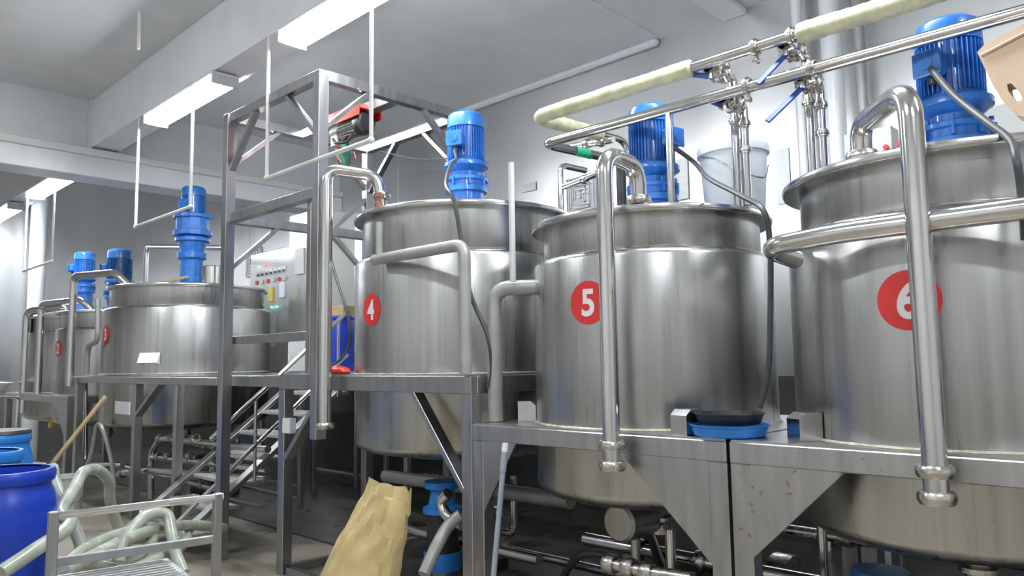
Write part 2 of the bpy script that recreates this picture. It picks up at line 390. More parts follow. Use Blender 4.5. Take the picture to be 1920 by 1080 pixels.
# ------------------------------------------------------------------ platforms
def platform(label, x0, x1, y0, y1, zt, c, R, gus=(), wg=.085, m='frame', bd=.085, legs=None, braces=(), legb=0.0):
    t = thing('tank_platform', ((x0+x1)/2, (y0+y1)/2, 0), label, 'platform')
    MBp = plate_hole(MB(), x0+.01, x1, y0+.005, y1-.005, c, R+.006, zt-.008, zt); MBp.build('deck_plate', M['frame'], t)
    zb = zt-.008; 
    MB().b2((x0, y0, zb-bd), (x0+.05, y1, zb)).build('front_beam', M[m], t)
    MB().b2((x1-.05, y0, zb-bd), (x1, y1, zb)).build('rear_beam', M['frame'], t)
    for yy in (y0, y1-.05): MB().b2((x0+.05, yy, zb-bd), (x1-.05, yy+.05, zb)).build('side_beam', M['frame'], t)
    for yy in (legs if legs is not None else (y0, y1-wg)):
        MB().b2((x0+.002, yy, 0), (x0+.08, yy+wg, zb-bd)).build('leg', M[m], t)
        MB().b2((x1-.08, yy, 0), (x1, yy+wg, zb-bd)).build('leg', M['frame'], t)
    for (ya, yb, h) in gus:
        MB().prism([(x0+.006, ya, zb-bd), (x0+.006, yb, zb-bd), (x0+.006, ya, zb-bd-h)], (.012, 0, 0)).build('gusset_plate', M[m], t)
    for p0, p1 in braces: MB().bar(p0, p1, .035, .075, (1, 0, 0)).build('brace', M[m], t)
    return t
platform('low steel platform carrying tank number 5', 2.85, 4.27, 1.567, 3.09, 1.172, T5, .647,
         [(1.652, 2.10, .42), (3.005, 2.765, .37)])
platform('rust-flecked steel platform carrying tank number 6', 2.85, 4.27, 0.02, 1.553, 1.172, T6, .66, [(1.468, 1.10, .36), (.105, .5, .36)], m='rust')
platform('higher steel platform carrying tank number 4', 2.85, 4.52, 3.094, 5.2, 1.435, T4, .79, [], .085, bd=.1,
         braces=[((2.888, 3.62, 1.33), (2.888, 3.17, .80)), ((2.888, 4.60, 1.33), (2.888, 5.12, .82))])
p3 = platform('long steel platform carrying tank number 3', 2.86, 4.8, 7.35, 10.02, 1.415, T3, .93, [], .085, bd=.07, legs=(8.08, 9.93),
         braces=[((2.9, 7.52, 1.35), (2.9, 8.1, 1.02))])
MB().b2((2.86, 6.25, 1.34), (2.91, 7.35, 1.407)).build('front_beam', M['frame'], p3)
MB().b2((2.865, 7.08, 0), (2.94, 7.15, 1.337)).build('leg', M['frame'], p3)
platform('far low steel platform carrying tanks 1 and 2', 2.85, 4.27, 10.25, 13.2, 1.172, T2, .655, [(10.335, 10.8, .4)])
# base rails of the number 4 platform
for a, b in (((2.87, 3.2, 0), (2.93, 5.1, .055)), ((2.95, 5.13, 0), (4.4, 5.19, .055))):
    tag(MB().b2(a, b).build('floor_rail', M['frame']), 'square steel floor rail beneath the higher platform, ' + ('running along its front' if a[1] < 4 else 'running back from its left leg'), 'rail')

# ------------------------------------------------------------------ hoist tower
tw = thing('hoist_tower', (3.46, 5.235, 1.43), 'tall square steel tube tower with hoist beam above the stairs', 'tower')
pw = .08
for (x, y, z0) in ((2.765, 5.9, 0), (2.80, 4.57, 1.0), (4.13, 4.57, 1.45), (4.13, 5.9, 0)):
    MB().bar((x, y, z0), (x, y, 3.57), pw, pw, (0, 1, 0)).build('post', M['frame'], tw)
def beam(p0, p1, w=.07, h=.075, n='beam'): return MB().bar(p0, p1, w, h).build(n, M['frame'], tw)
for z in (3.54, 2.70):
    beam((2.785, 5.87, z), (2.80, 4.60, z)); beam((4.13, 5.87, z), (4.13, 4.60, z)); beam((2.8, 5.9, z), (4.1, 5.9, z))
    if z > 3: beam((2.83, 4.57, z), (4.1, 4.57, z))
beam((3.45, 5.87, 3.535), (3.45, 4.60, 3.535), .09, .08, 'hoist_beam')
MB().bar((2.83, 4.72, 1.44), (2.83, 4.72, 2.74), .055, .055, (0, 1, 0)).build('post', M['frame'], tw)
for p0, p1 in (((2.8, 5.03, 3.51), (2.8, 4.61, 3.13)), ((2.79, 5.5, 3.51), (2.775, 5.87, 3.1)), ((3.2, 4.57, 3.51), (2.83, 4.57, 3.17)), ((3.72, 4.57, 3.51), (4.1, 4.57, 3.15)),
               ((3.2, 5.9, 3.51), (2.8, 5.9, 3.15)), ((3.72, 5.9, 3.51), (4.1, 5.9, 3.15)), ((4.13, 5.05, 3.51), (4.13, 4.62, 3.12)), ((4.13, 5.45, 3.51), (4.13, 5.86, 3.12)),
               ((3.2, 5.9, 2.67), (2.8, 5.9, 2.3)), ((3.75, 5.9, 2.67), (4.1, 5.9, 2.35)), ((4.13, 5.1, 2.67), (4.13, 4.62, 2.3)), ((4.13, 5.4, 2.67), (4.13, 5.86, 2.3)), ((3.75, 5.9, 2.73), (4.1, 5.9, 3.05))):
    MB().bar(p0, p1, .035, .055, (0, 1, 0) if abs(p0[0]-p1[0]) > .1 else (1, 0, 0)).build('brace', M['frame'], tw)
MB().b2((2.82, 4.66, 1.675), (2.87, 6.05, 1.74)).build('guard_rail', M['frame'], tw)
MB().b2((2.86, 5.21, 1.34), (2.91, 6.2, 1.425)).build('deck_beam', M['frame'], tw)
MB().b2((2.91, 5.21, 1.40), (4.05, 5.84, 1.425)).build('deck_plate', M['frame'], tw)
tape = MB().b2((2.765, 4.535, 2.98), (2.835, 4.605, 3.03), 0).build('tape_wrap', M['rednote'], tw); tape['label'] = 'red and white tape wrapped round a post'
# hoist
hc = at(660, 240, X=3.42)
ht = thing('electric_hoist', (3.42, hc.y, hc.z), 'small red, silver and black electric hoist hanging from the tower beam', 'hoist')
hx, hy, hz = 3.42, hc.y, hc.z
hm = MB(); hm.cyl((hx, hy+.13, hz), (hx, hy-.12, hz-.0), .072, 24)
for k in range(20):
    a = 2*PI*k/20; hm.box((hx+math.cos(a)*.078, hy, hz+math.sin(a)*.078), (.014, .22, .004), Matrix.Rotation(-a, 3, 'Y'), 0)
hm.build('motor_housing', M['rim'], ht)
MB().lathe([(0, 0), (.085, 0), (.095, .02), (.095, .08), (.07, .1), (0, .1)], (hx, hy-.12, hz), 28, (0, -1, 0)).build('end_cap', M['black'], ht)
MB().b2((hx-.1, hy-.25, hz+.09), (hx+.1, hy+.2, hz+.125)).b2((hx-.11, hy-.25, hz+.03), (hx-.1, hy+.2, hz+.125), 0).b2((hx+.1, hy-.25, hz+.03), (hx+.11, hy+.2, hz+.125), 0).build('top_cover', M['redp'], ht)
MB().b2((hx-.03, hy-.05, hz+.125), (hx+.03, hy+.05, 3.50)).build('mounting_bracket', M['dark'], ht)
MB().cyl((hx, hy+.13, hz), (hx, hy+.25, hz), .06, 20).b2((hx-.05, hy+.15, hz-.12), (hx+.05, hy+.24, hz)).build('gearbox', M['boxgrey'], ht)
MB().spline([(hx-.05, hy+.2, hz-.06), (hx-.08, hy+.1, hz-.12), (hx-.06, hy-.02, hz-.13), (hx-.05, hy-.08, hz-.08)], .012).build('cable', M['black'], ht)
gb = at(645, 292, X=3.42)
tag(MB().lathe([(0, -.14), (.03, -.13), (.052, -.05), (.05, .04), (.03, .13), (0, .15)], gb, 14).build('cloth_bag', M['green']), 'dark green cloth bag hanging below the hoist', 'bag')
rp = MB()
for pts in (((628, 262), (635, 275), (632, 290), (640, 305)), ((632, 272), (645, 278), (658, 276), (668, 268)), ((664, 285), (667, 297))):
    rp.spline([at(px, py, X=3.36) for px, py in pts], .005, 8)
tag(rp.build('red_rope', M['rednote']), 'thin red rope dangling beside the hoist', 'rope')

# ------------------------------------------------------------------ stairs
sx0, sy0, sy1 = 2.46, 6.08, 7.0
st = thing('steel_stairs', (sx0, (sy0+sy1)/2, 0), 'open steel stairs climbing between the tanks to the rear walkway', 'stairs')
for k in range(1, 8):
    x = sx0+.212*k; z = .178*k
    m = MB(); m.b2((x-.11, sy0+.03, z-.03), (x+.13, sy1-.03, z), .004)
    for q in range(5): m.b2((x-.1+.05*q, sy0+.04, z), (x-.085+.05*q, sy1-.04, z+.004), 0)
    m.build('tread', M['tread'], st)
for y in (sy0, sy1): MB().bar((sx0-.1, y, .06), (4.12, y, 1.41), .04, .1, (0, 1, 0)).build('stringer', M['frame'], st)
for z0_, y, xa in ((.70, sy0-.05, 2.72), (.30, sy0-.05, 2.45)):
    MB().tube([(xa, y, z0_+.84*(xa-sx0)), (4.0, y, z0_+.84*(4.0-sx0))], .021 if z0_ > .5 else .017).build('handrail', M['pipe'], st)
for x in (3.1, 3.9): MB().cyl((x, sy0-.05, .84*(x-sx0)-.0), (x, sy0-.05, .84*(x-sx0)+.70), .014, 12).build('baluster', M['pipe'], st)
# rear walkway
wk = thing('rear_walkway', (4.5, 7.4, 0), 'raised steel walkway along the back wall behind the stairs', 'walkway')
MB().b2((4.18, 5.3, 1.39), (5.4, 7.6, 1.43)).build('deck_plate', M['frame'], wk)
MB().b2((4.82, 7.6, 1.39), (5.5, 10.6, 1.43)).build('deck_plate', M['frame'], wk)
for y in (8.0, 10.4):
    for x in (4.84, 5.44): MB().b2((x, y, 0), (x+.05, y+.05, 1.39)).build('leg', M['frame'], wk)
for y in (5.4, 7.2):
    for x in (4.2, 5.3): MB().b2((x, y, 0), (x+.05, y+.05, 1.39)).build('leg', M['frame'], wk)

# ------------------------------------------------------------------ motors
def motor(label, c, z0, H_, s=1.0, face=PI, m='blue', tall=False, neck_z=None):
    """z0 lid level, H_ top level; profile measured from the top downwards"""
    x, y = c; t = thing('gear_motor', (x, y, z0), label, 'motor')
    def L(prof, name, mm=m, seg=40, par=t): return MB().lathe([(r*s, H_-d*s) for r, d in prof], (x, y, 0), seg).build(name, M[mm], par)
    L([(0, 0), (.06, .002), (.105, .012), (.128, .03), (.135, .055), (.135, .125), (.128, .127), (0, .127)], 'fan_cover')
    f = MB(); f.lathe([(0, H_-.125*s), (.116*s, H_-.125*s), (.116*s, H_-.37*s), (0, H_-.37*s)], (x, y, 0), 40)
    for k in range(40):
        a = 2*PI*k/40; f.box((x+math.cos(a)*.124*s, y+math.sin(a)*.124*s, H_-.245*s), (.024*s, .0045*s, .225*s), Matrix.Rotation(a, 3, 'Z'), 0)
    f.build('finned_body', M[m], t)
    if not tall:
        L([(0, .365), (.118, .365), (.125, .375), (.16, .385), (.162, .39), (.162, .415), (.15, .42), (.118, .45), (.112, .455), (.112, .49), (.15, .495), (.156, .5), (.156, .52), (.14, .525), (.14, .56), (.15, .565), (.15, .6), (.0, .6)], 'gearbox')
        for k in range(8):
            b = MB(); a = 2*PI*k/8+.2; b.box((x+math.cos(a)*.138*s, y+math.sin(a)*.138*s, H_-.53*s), (.05*s, .012*s, .06*s), Matrix.Rotation(a, 3, 'Z'), 0)
            b.cyl((x+math.cos(a)*.142*s, y+math.sin(a)*.142*s, H_-.50*s), (x+math.cos(a)*.142*s, y+math.sin(a)*.142*s, H_-.47*s), .011*s, 8)
            b.build('flange_bolt', M[m], t)
        d0 = .6
    else:
        g = MB(); prof = [(0, .34), (.2, .34), (.21, .35), (.21, .38), (.185, .39), (.185, .52), (.21, .53), (.212, .585), (.2, .59), (0, .59)]
        g.lathe([(r*s, H_-d*s) for r, d in prof], (x, y, 0), 12)
        for k in range(4):
            a = PI/4+k*PI/2; g.box((x+math.cos(a)*.19*s, y+math.sin(a)*.19*s, H_-.365*s), (.06*s, .07*s, .05*s), Matrix.Rotation(a, 3, 'Z'))
            g.box((x+math.cos(a)*.19*s, y+math.sin(a)*.19*s, H_-.56*s), (.06*s, .07*s, .05*s), Matrix.Rotation(a, 3, 'Z'))
        g.build('gearbox', M[m], t, sharp=20)
        L([(0, .59), (.15, .59), (.19, .62), (.19, .655), (.15, .665), (.15, .7), (.13, .74), (.13, .78), (.16, .79), (.16, .85), (.12, .87), (.12, .93), (0, .93)], 'lower_flange')
        d0 = .93
    if H_-d0*s > z0+.0: MB().lathe([(0, H_-d0*s+.02), (.125*s, H_-d0*s+.02), (.125*s, z0+.06), (.17*s, z0+.05), (.17*s, z0+.02), (0, z0+.02)], (x, y, 0), 32).build('mounting_stand', M[m], t)
    # terminal box
    rot = Matrix.Rotation(face, 3, 'Z'); u = rot @ Vector((1, 0, 0)); q = Vector((x, y, H_-.24*s))+u*.158*s
    tb = MB().box(q, (.07*s, .11*s, .10*s), rot, .012*s).box(q+u*.04*s, (.014*s, .12*s, .11*s), rot, .004).build('terminal_box', M[m], t)
    MB().lathe([(0, 0), (.03*s, 0), (.03*s, .004), (0, .004)], q+u*.047*s, 16, u).build('cover_disc', M[m], tb)
    MB().cyl(q-Vector((0, 0, .05*s)), q-Vector((0, 0, .085*s)), .016*s, 12).build('cable_gland', M['cable'], tb)
    return t
motor('bright blue vertical motor on tank number 4', (3.66, 4.0), 2.555, 3.325, 1.0, PI*1.12)
motor('blue vertical motor behind the overhead pipe on tank number 5', (3.53, 2.32), 2.27, 2.925, .93, PI*1.45)
motor('largest blue vertical motor on tank number 6 at upper right', (3.56, .83), 2.27, 2.93, .95, PI*.93)
motor('tallest blue motor with broad notched gearbox on tank number 3', (3.835, 9.13), 2.45, 3.70, 1.05, PI*1.2, tall=True)
motor('small bright blue motor furthest left on the far tank', (3.52, 12.1), 2.26, 3.20, 1.0, PI*.8)
motor('dark blue motor between the tallest motor and the furthest one', (3.62, 10.95), 2.26, 3.12, 1.15, PI*.85, 'navy')

# ------------------------------------------------------------------ pipes
def pipe_thing(name, label, pts, r, bend, m='pipe', collars=(), cat='pipe', seg=20, welds=True):
    pts = [Vector(p) for p in pts]
    t = thing(name, pts[0].copy(), label, cat)
    MB().tube(pts, r, bend, seg).build('pipe_run', M[m], t)
    for c_, ax in collars:
        c_, ax = Vector(c_), Vector(ax).normalized()
        MB().lathe([(r*.9, -.02), (r*1.35, -.02), (r*1.5, -.008), (r*1.5, .008), (r*1.35, .02), (r*.9, .02)], c_, 24, ax).cyl(c_+ax.orthogonal().normalized()*r*1.5, c_+ax.orthogonal().normalized()*(r*1.5+.02), .008, 8).build('clamp_collar', M['cast'], t)
    return t
# feed pipes standing in front of the tanks
pipe_thing('feed_pipe', 'polished vertical feed pipe standing between the camera and the round sticker of tank 5', [(2.76, 2.075, 1.03), (2.76, 2.075, 2.46), (3.03, 2.075, 2.44), (3.03, 2.075, 2.25)], .040, .11,
           collars=[((2.76, 2.075, 1.125), (0, 0, 1)), ((2.76, 2.075, 1.035), (0, 0, 1)), ((3.03, 2.075, 2.27), (0, 0, 1))])
pipe_thing('feed_pipe', 'nearest and thickest feed pipe at right, covering half of the number 6 sticker', [(2.76, .77, 1.03), (2.76, .77, 2.42), (3.03, 1.03, 2.40), (3.03, 1.03, 2.255)], .040, .12,
           collars=[((2.76, .77, 1.125), (0, 0, 1)), ((2.76, .77, 1.04), (0, 0, 1)), ((3.03, 1.03, 2.275), (0, 0, 1))])
pipe_thing('feed_pipe', 'tall polished feed pipe left of tank number 4 with a rag on its end', [(2.76, 4.42, 1.09), (2.76, 4.42, 2.83), (3.06, 4.25, 2.80), (3.08, 4.23, 2.56)], .041, .09,
           collars=[((2.76, 4.42, 1.1), (0, 0, 1)), ((3.08, 4.235, 2.66), (0, 0, 1))])
pipe_thing('feed_pipe', 'steel feed pipe bending over the left rim of tank number 3', [(2.80, 10.0, 1.3), (2.80, 10.0, 2.60), (3.0, 9.2, 2.585), (3.1, 9.1, 2.44)], .042, .09)
p = at(77, 600, X=2.9); pipe_thing('feed_pipe', 'steel feed pipe bending over tank number 2', [(2.9, p.y, 1.1), (2.9, p.y, 2.38), (3.1, p.y-1.0, 2.38), (3.2, p.y-1.05, 2.25)], .045, .1)
p = at(51, 600, X=2.9); pipe_thing('feed_pipe', 'leftmost steel feed pipe bending over the furthest tank', [(2.9, p.y, .9), (2.9, p.y, 2.32), (3.2, p.y-.55, 2.36), (3.3, p.y-.6, 2.24)], .06, .12)
# grey jacket pipes
pipe_thing('jacket_pipe', 'grey bent pipe across the front of tank number 4', [(2.84, 3.93, 2.40), (2.84, 3.93, 2.165)], .024, 0, 'greypipe')
pipe_thing('jacket_pipe', 'grey elbow pipe running across and down the front of tank number 4', [(2.845, 3.99, 2.165), (2.845, 3.13, 2.165), (2.845, 3.13, 1.44)], .035, .08, 'greypipe')
pipe_thing('jacket_pipe', 'grey elbow pipe between tanks number 4 and 5', [(2.98, 3.035, 1.175), (2.98, 3.035, 1.915), (3.12, 2.72, 1.91)], .042, .1, 'greypipe')
pipe_thing('jacket_pipe', 'thick level pipe across the upper front of tank number 6', [(3.02, 1.31, 1.90), (2.80, 1.34, 1.93), (2.79, 1.05, 1.95), (2.79, .1, 1.955), (3.0, -.05, 1.955)], .038, .1, 'pipe')
pipe_thing('vent_tube', 'upright frosted plastic tube on the elbow pipe left of tank number 5', [(2.98, 2.885, 1.94), (2.98, 2.885, 2.61)], .017, 0, 'boxgrey')
pipe_thing('jacket_pipe', 'thin bent pipe at left edge of tank number 3', [at(183, 560, X=2.84), at(183, 640, X=2.84), at(165, 648, X=2.84), at(162, 702, X=2.84)], .03, .1, 'greypipe')
pipe_thing('drain_pipe', 'thin vertical drain pipe under the number 3 platform', [at(160, 715, X=3.0), at(160, 870, X=3.0), at(230, 872, X=3.0)], .028, .1)

# overhead lines
LX, LZ, UZ = 3.3, 2.79, 2.965
t = thing('overhead_pipe', (LX, 1.2, LZ), 'long polished overhead pipe, the lower of the two lines', 'pipe')
MB().tube([(LX, -.6, LZ-.02), (LX, 2.93, LZ), (4.02, 2.83, LZ)], .028, .09, 20).build('pipe_run', M['pipe'], t)
for y in (2.06,): MB().cyl((LX, y, 2.285), (LX, y, LZ), .018, 16).build('support_post', M['pipe'], t)
def collar(c, ax, r, par, k=1.0):
    c, ax = Vector(c), Vector(ax).normalized()
    MB().lathe([(r*.9, -.018), (r*1.25, -.018), (r*1.25, -.009), (r*1.55, -.007), (r*1.55, .007), (r*1.25, .009), (r*1.25, .018), (r*.9, .018)], c, 24, ax).cyl(c+Vector((0, 0, -r*1.4)), c+Vector((0, -.012, -r*1.4-.04)), .009, 8).box(c+Vector((0, 0, -r*1.6-.02)), (.03, .03, .012), None, .002).build('clamp_collar', M['cast'], par)
for y in (1.62, 1.47-.16): collar((LX, y, LZ), (0, 1, 0), .028, t)
st_ = MB().lathe([(.0292, -.07), (.0292, .07)], (3.62, 2.885, LZ), 20, (1, -.1, 0)).build('green_sticker', M['greens'], t); st_['label'] = 'green sticker wrapped on the pipe'
t = thing('overhead_pipe', (LX, 1.2, UZ), 'upper overhead pipe wrapped in cream tape at both ends', 'pipe')
ya, yb = at(1298, 128, X=LX).y, at(1497, 76, X=LX).y
MB().tube([(LX, yb-.05, UZ), (LX, ya+.05, UZ)], .028, 0, 20).build('pipe_run', M['pipe'], t)
def wrap(pts, r0, name='insulation'):
    P = rounded([Vector(p) for p in pts], .08, 8); Q = []
    for a, b in zip(P, P[1:]):
        n = max(1, int((b-a).length/.008))
        for k in range(n): Q.append(a.lerp(b, k/n))
    Q.append(P[-1]); s_ = 0; R_ = []
    for i, q in enumerate(Q):
        if i: s_ += (Q[i]-Q[i-1]).length
        R_.append(r0*(1+.07*(s_/.06 % 1)+.03*math.sin(s_*17)))
    R_[0] = R_[-1] = r0*.8
    return MB().sweep(Q, R_, 20).build(name, M['cream'], t)
wrap([(LX, ya, UZ), (LX, 2.98, UZ), (3.86, 2.92, UZ)], .042)
wrap([(LX, yb, UZ), (LX, -.6, UZ-.03)], .044)
for y in (ya-.34, yb+.03): collar((LX, y, UZ), (0, 1, 0), .028, t)
MB().tube([(3.86, 2.92, UZ), (4.1, 2.9, UZ), (4.15, 2.88, UZ-.3)], .022, .08).build('pipe_end', M['pipe'], t)
def ball_valve(y, z, x1, zend, label, hdir, hlen=.16):
    x0 = LX+.02
    v = thing('ball_valve', (x0, y, z), label, 'valve', 'ball valves on the overhead pipes')
    b = MB(); K = 1.3
    b.lathe([(r_*K, d_) for r_, d_ in ((.022, 0), (.022, .03), (.036, .032), (.036, .045), (.027, .047), (.034, .06), (.038, .075), (.038, .115), (.034, .13), (.027, .143), (.036, .145), (.036, .158), (.021, .16), (.018, x1-x0-.03))], (x0, y, z-.01), 20, (1, 0, 0))
    for sx in (.055, .135):
        for k in range(4):
            a = PI/4+k*PI/2; b.cyl((x0+sx-.014, y+math.cos(a)*.05, z-.01+math.sin(a)*.05), (x0+sx+.014, y+math.cos(a)*.05, z-.01+math.sin(a)*.05), .010, 8)
    b.box((x0+.095, y, z-.01), (.05, .085, .085), None, .01); b.build('valve_body', M['cast'], v)
    MB().cyl((x0+.095, y, z+.02), (x0+.095, y, z+.055), .012, 10).build('packing_nut', M['cast'], v)
    MB().cyl((x0+.095, y-.03, z-.045), (x0+.095, y-.05, z-.085), .012, 8).build('wing_bolt', M['cast'], v)
    MB().cyl((x0+.03, y, z-.01), (x0+.03, y, z-.065), .016, 10).build('valve_stem', M['cast'], v)
    h0 = Vector((x0+.03, y, z-.055)); h1 = h0+Vector(hdir).normalized()*hlen
    MB().bar(h0, h1, .026, .012, (1, 0, 0)).build('lever', M['handle'], v)['label'] = 'blue lever'
    MB().tube([(x1-.04, y, z-.01), (x1, y, z-.01), (x1, y, zend)], .021, .03, 16).build('down_pipe', M['pipe'], v)
    for zz in (z-.10, z-.235): collar((x1, y, zz), (0, 0, 1), .021, v)
    return v
ball_valve(1.835, UZ, 3.575, 2.27, 'upper steel ball valve above the white bucket, lever pointing left', (-.3, .8, .25), .15)
ball_valve(1.765, LZ, 3.54, 2.27, 'lower steel ball valve above the white bucket, lever pointing left', (-.2, .8, .5), .15)
ball_valve(1.445, UZ, 3.575, 2.0, 'upper steel ball valve near the wall ducts, long blue lever', (-.5, .55, -.75), .2)
ball_valve(1.375, LZ, 3.54, 2.0, 'lower steel ball valve near the wall ducts, long blue lever', (-.6, .6, -.8), .24)
# small piping between tanks 4 and 5
p = at(1052, 350, X=3.95); q = at(1125, 306, X=3.95)
pipe_thing('upright_pipe', 'polished upright pipe behind the rim of tank number 4', [(3.95, p.y, 1.9), (3.95, p.y, 2.86), (4.2, p.y-.02, 2.86)], .022, .06, collars=[])
pipe_thing('cross_pipe', 'short polished pipe branching off the upright behind tank number 4', [(3.95, p.y-.02, 2.70), (3.92, q.y, 2.73)], .021, 0, collars=[((3.935, (p.y+q.y)/2-.05, 2.715), (0, 1, 0.05))])
p = at(1035, 285, X=3.9)
pipe_thing('branch_valve', 'cluster of steel fittings under the wrapped pipe bend', [at(1072, 275, X=3.85), at(1150, 262, X=3.85)], .022, 0, 'cast', collars=[(at(1100, 270, X=3.85), (0, 1, 0)), (at(1128, 266, X=3.85), (0, 1, 0))], cat='valve')
p = at(1165, 340, X=3.95)
pipe_thing('dark_pipe', 'dark vertical hose pipe left of the motor on tank number 5', [(3.95, p.y, 2.2), (3.95, p.y, 2.75)], .032, 0, 'black')

# pipes behind tank 3
pp = [at(275, 462, X=4.3), at(425, 465, X=4.3)]; pp = [Vector((pp[0].x, pp[0].y, 2.4))]+pp+[Vector((pp[1].x, pp[1].y, 2.2))]
pipe_thing('rear_pipe', 'polished pipe loop behind the tallest blue motor', pp, .035, .12)
p = at(400, 500, X=3.6)
tag(MB().lathe([(0, 0), (.11, 0), (.11, .2), (.115, .205), (.1, .21), (0, .2)], (3.9, 8.72, 2.47), 24).build('steel_canister', M['rim']), 'small polished canister on the lid of tank number 3', 'canister')
tag(MB().bar((3.4, 9.75, 2.46), (3.7, 8.9, 2.56), .02, .03).build('stirring_stick', M['tan']), 'pale wooden stick lying on the lid of tank number 3', 'stick')

# ------------------------------------------------------------------ cables
def cable(label, pts, r=.011, m='cable', name='power_cable'):
    return tag(MB().spline(pts, r, 10).build(name, M[m]), label, 'cable')
cable('black power cable from the motor on tank number 4 down its front', [(3.49, 3.935, 3.0), (3.42, 3.84, 2.9), (3.2, 3.65, 2.78), (2.98, 3.44, 2.58), (2.94, 3.32, 2.45), (2.95, 3.27, 2.2), (2.93, 3.18, 1.9), (2.94, 3.05, 1.65), (2.95, 3.03, 1.46), (2.94, 3.05, 1.36)], .013)
cable('black power cable sagging from the motor on tank number 5 to the platform', [(3.5, 2.2, 2.68), at(1300, 303, X=3.4), at(1330, 335, X=3.25), at(1392, 368, X=3.1), at(1432, 396, X=2.98), at(1444, 470, X=3.0), at(1444, 600, X=3.0), at(1440, 700, X=3.0), at(1425, 765, X=3.0)], .012)
cable('grey power cable from the largest motor down to the tank number 6 rim', [at(1745, 128, X=3.35), at(1790, 180, X=3.2), at(1850, 228, X=3.05), at(1893, 262, X=2.93), at(1906, 300, X=2.86), at(1915, 360, X=2.87), at(1922, 450, X=2.87)], .013)
cable('dark cable looping behind the tall feed pipe left of tank number 4', [at(602, 380, X=3.3), at(612, 450, X=3.3), at(630, 520, X=3.3), at(652, 590, X=3.3), at(656, 640, X=3.3), at(640, 672, X=3.3), at(615, 690, X=3.3)], .011)
cable('thin wire strung from the hoist towards the blue motor', [(3.42, 4.75, 3.15), (3.6, 4.5, 3.07), (3.7, 4.3, 3.05), (3.66, 4.12, 3.02)], .004)

# ------------------------------------------------------------------ things on the wall and the lids
def louver(cy, cz, s, label):
    t = thing('wall_louver', (XW-.03, cy, cz), label, 'vent')
    MB().b2((XW-.03, cy-s/2, cz-s/2), (XW-.002, cy+s/2, cz+s/2)).build('frame', M['white'], t)
    for k in range(5):
        h = s/2*(1-.19*k)-.01; x = XW-.035-.016*k; m = MB(); wd = .012
        for a, b in (((-h, -h), (h, -h+wd)), ((-h, h-wd), (h, h)), ((-h, -h), (-h+wd, h)), ((h-wd, -h), (h, h))):
            m.b2((x-.012, cy+a[0], cz+a[1]), (x+.004, cy+b[0], cz+b[1]), 0)
        m.build('slat', M['boxgrey'], t)
    return t
louver(4.9, 3.22, .44, 'square concentric exhaust louver on the wall between tanks 4 and 5')
p = at(478, 490, X=XW-.05); louver(p.y+.1, p.z, .50, 'square exhaust louver left of the control panel')
# bucket
bk = thing('plastic_bucket', (3.74, 1.94, 2.275), 'large white lidded bucket standing on the lid of tank number 5', 'bucket')
bx, by, bz = 3.74, 1.94, 2.275
MB().lathe([(0, 0), (.15, 0), (.155, .006), (.178, .33), (.178, .34), (0, .34)], (bx, by, bz), 40).build('bucket_body', M['pail'], bk)
MB().lathe([(.176, .315), (.19, .32), (.192, .35), (.186, .365), (0, .37)], (bx, by, bz), 40).build('lid', M['pail'], bk)
MB().spline([(bx-.16, by+.11, bz+.31), (bx-.2, by, bz+.27), (bx-.16, by-.1, bz+.2), (bx-.05, by-.19, bz+.16), (bx+.02, by-.19, bz+.24)], .004, 8).build('handle', M['cast'], bk)
MB().cyl((bx, by-.05, bz+.37), (bx, by-.05, bz+.395), .02, 12).build('cap', M['dark'], bk)
def sheet(px0, py0, px1, py1, X, name, label, cat, m='paper', th=.012):
    a, b = at(px0, py0, X=X), at(px1, py1, X=X)
    return tag(MB().b2((X-th, min(a.y, b.y), min(a.z, b.z)), (X, max(a.y, b.y), max(a.z, b.z)), .001).build(name, M[m]), label, cat)
sheet(1262, 302, 1292, 372, XW-.01, 'clipboard', 'pale clipboard on the wall right of the motor on tank 5', 'clipboard')
sheet(1453, 282, 1484, 380, XW-.01, 'wall_notice', 'pale blue paper notice on the wall behind the bucket', 'notice', 'pail', .004)
sheet(1005, 340, 978, 362, XW-.01, 'wall_notice', 'small pale box notice on the wall above tank number 4', 'notice', 'boxgrey', .004)
cb = sheet(1598, 262, 1690, 330, 5.2, 'switch_box', 'light grey switch box on the wall behind the tank 6 feed pipe', 'box', 'boxgrey', .15)
MB().b2((5.1, cb.location.y-.03, 0), (5.16, cb.location.y+.03, cb.location.z+.02)).build('stand', M['frame'], cb)
for q in ((1663, 277), (1688, 270)):
    p = at(*q, X=5.05); o = MB().cyl((5.05, p.y, p.z), (5.02, p.y, p.z), .016, 12).build('red_button', M['redp'], cb); o['label'] = 'red push button'
sheet(1700, 240, 1960, 300, XW-.02, 'wall_panel', 'pale steel panel on the wall behind the largest motor', 'panel', 'boxgrey', .1)
# control cabinet
cx = 4.95; a = at(470, 468, X=cx); b = at(543, 600, X=cx); zt_, zb_ = at(540, 462, X=cx).z, 1.432
cc = thing('control_panel', (5.15, (a.y+b.y)/2, zb_), 'grey control panel with meters, red buttons and green lights', 'control panel')
MB().b2((cx, b.y, zb_), (cx+.45, a.y, zt_), .008).build('cabinet_body', M['cabinet'], cc)
def onp(px, py, w_, h_, name, m, lab=None, th=.015):
    p = at(px, py, X=cx); o = MB().b2((cx-th, p.y-w_/2, p.z-h_/2), (cx, p.y+w_/2, p.z+h_/2), .002).build(name, M[m], cc)
    if lab: o['label'] = lab
    return o
for k in range(7):
    o = onp(485.5+8*k, 514-1.6*k, .085, .075, 'meter', 'paper', None, .012)
    p = at(485.5+8*k, 514-1.6*k, X=cx); MB().b2((cx-.015, p.y-.035, p.z-.03), (cx-.012, p.y+.035, p.z-.005), 0).build('meter_scale', M['dark'], o)
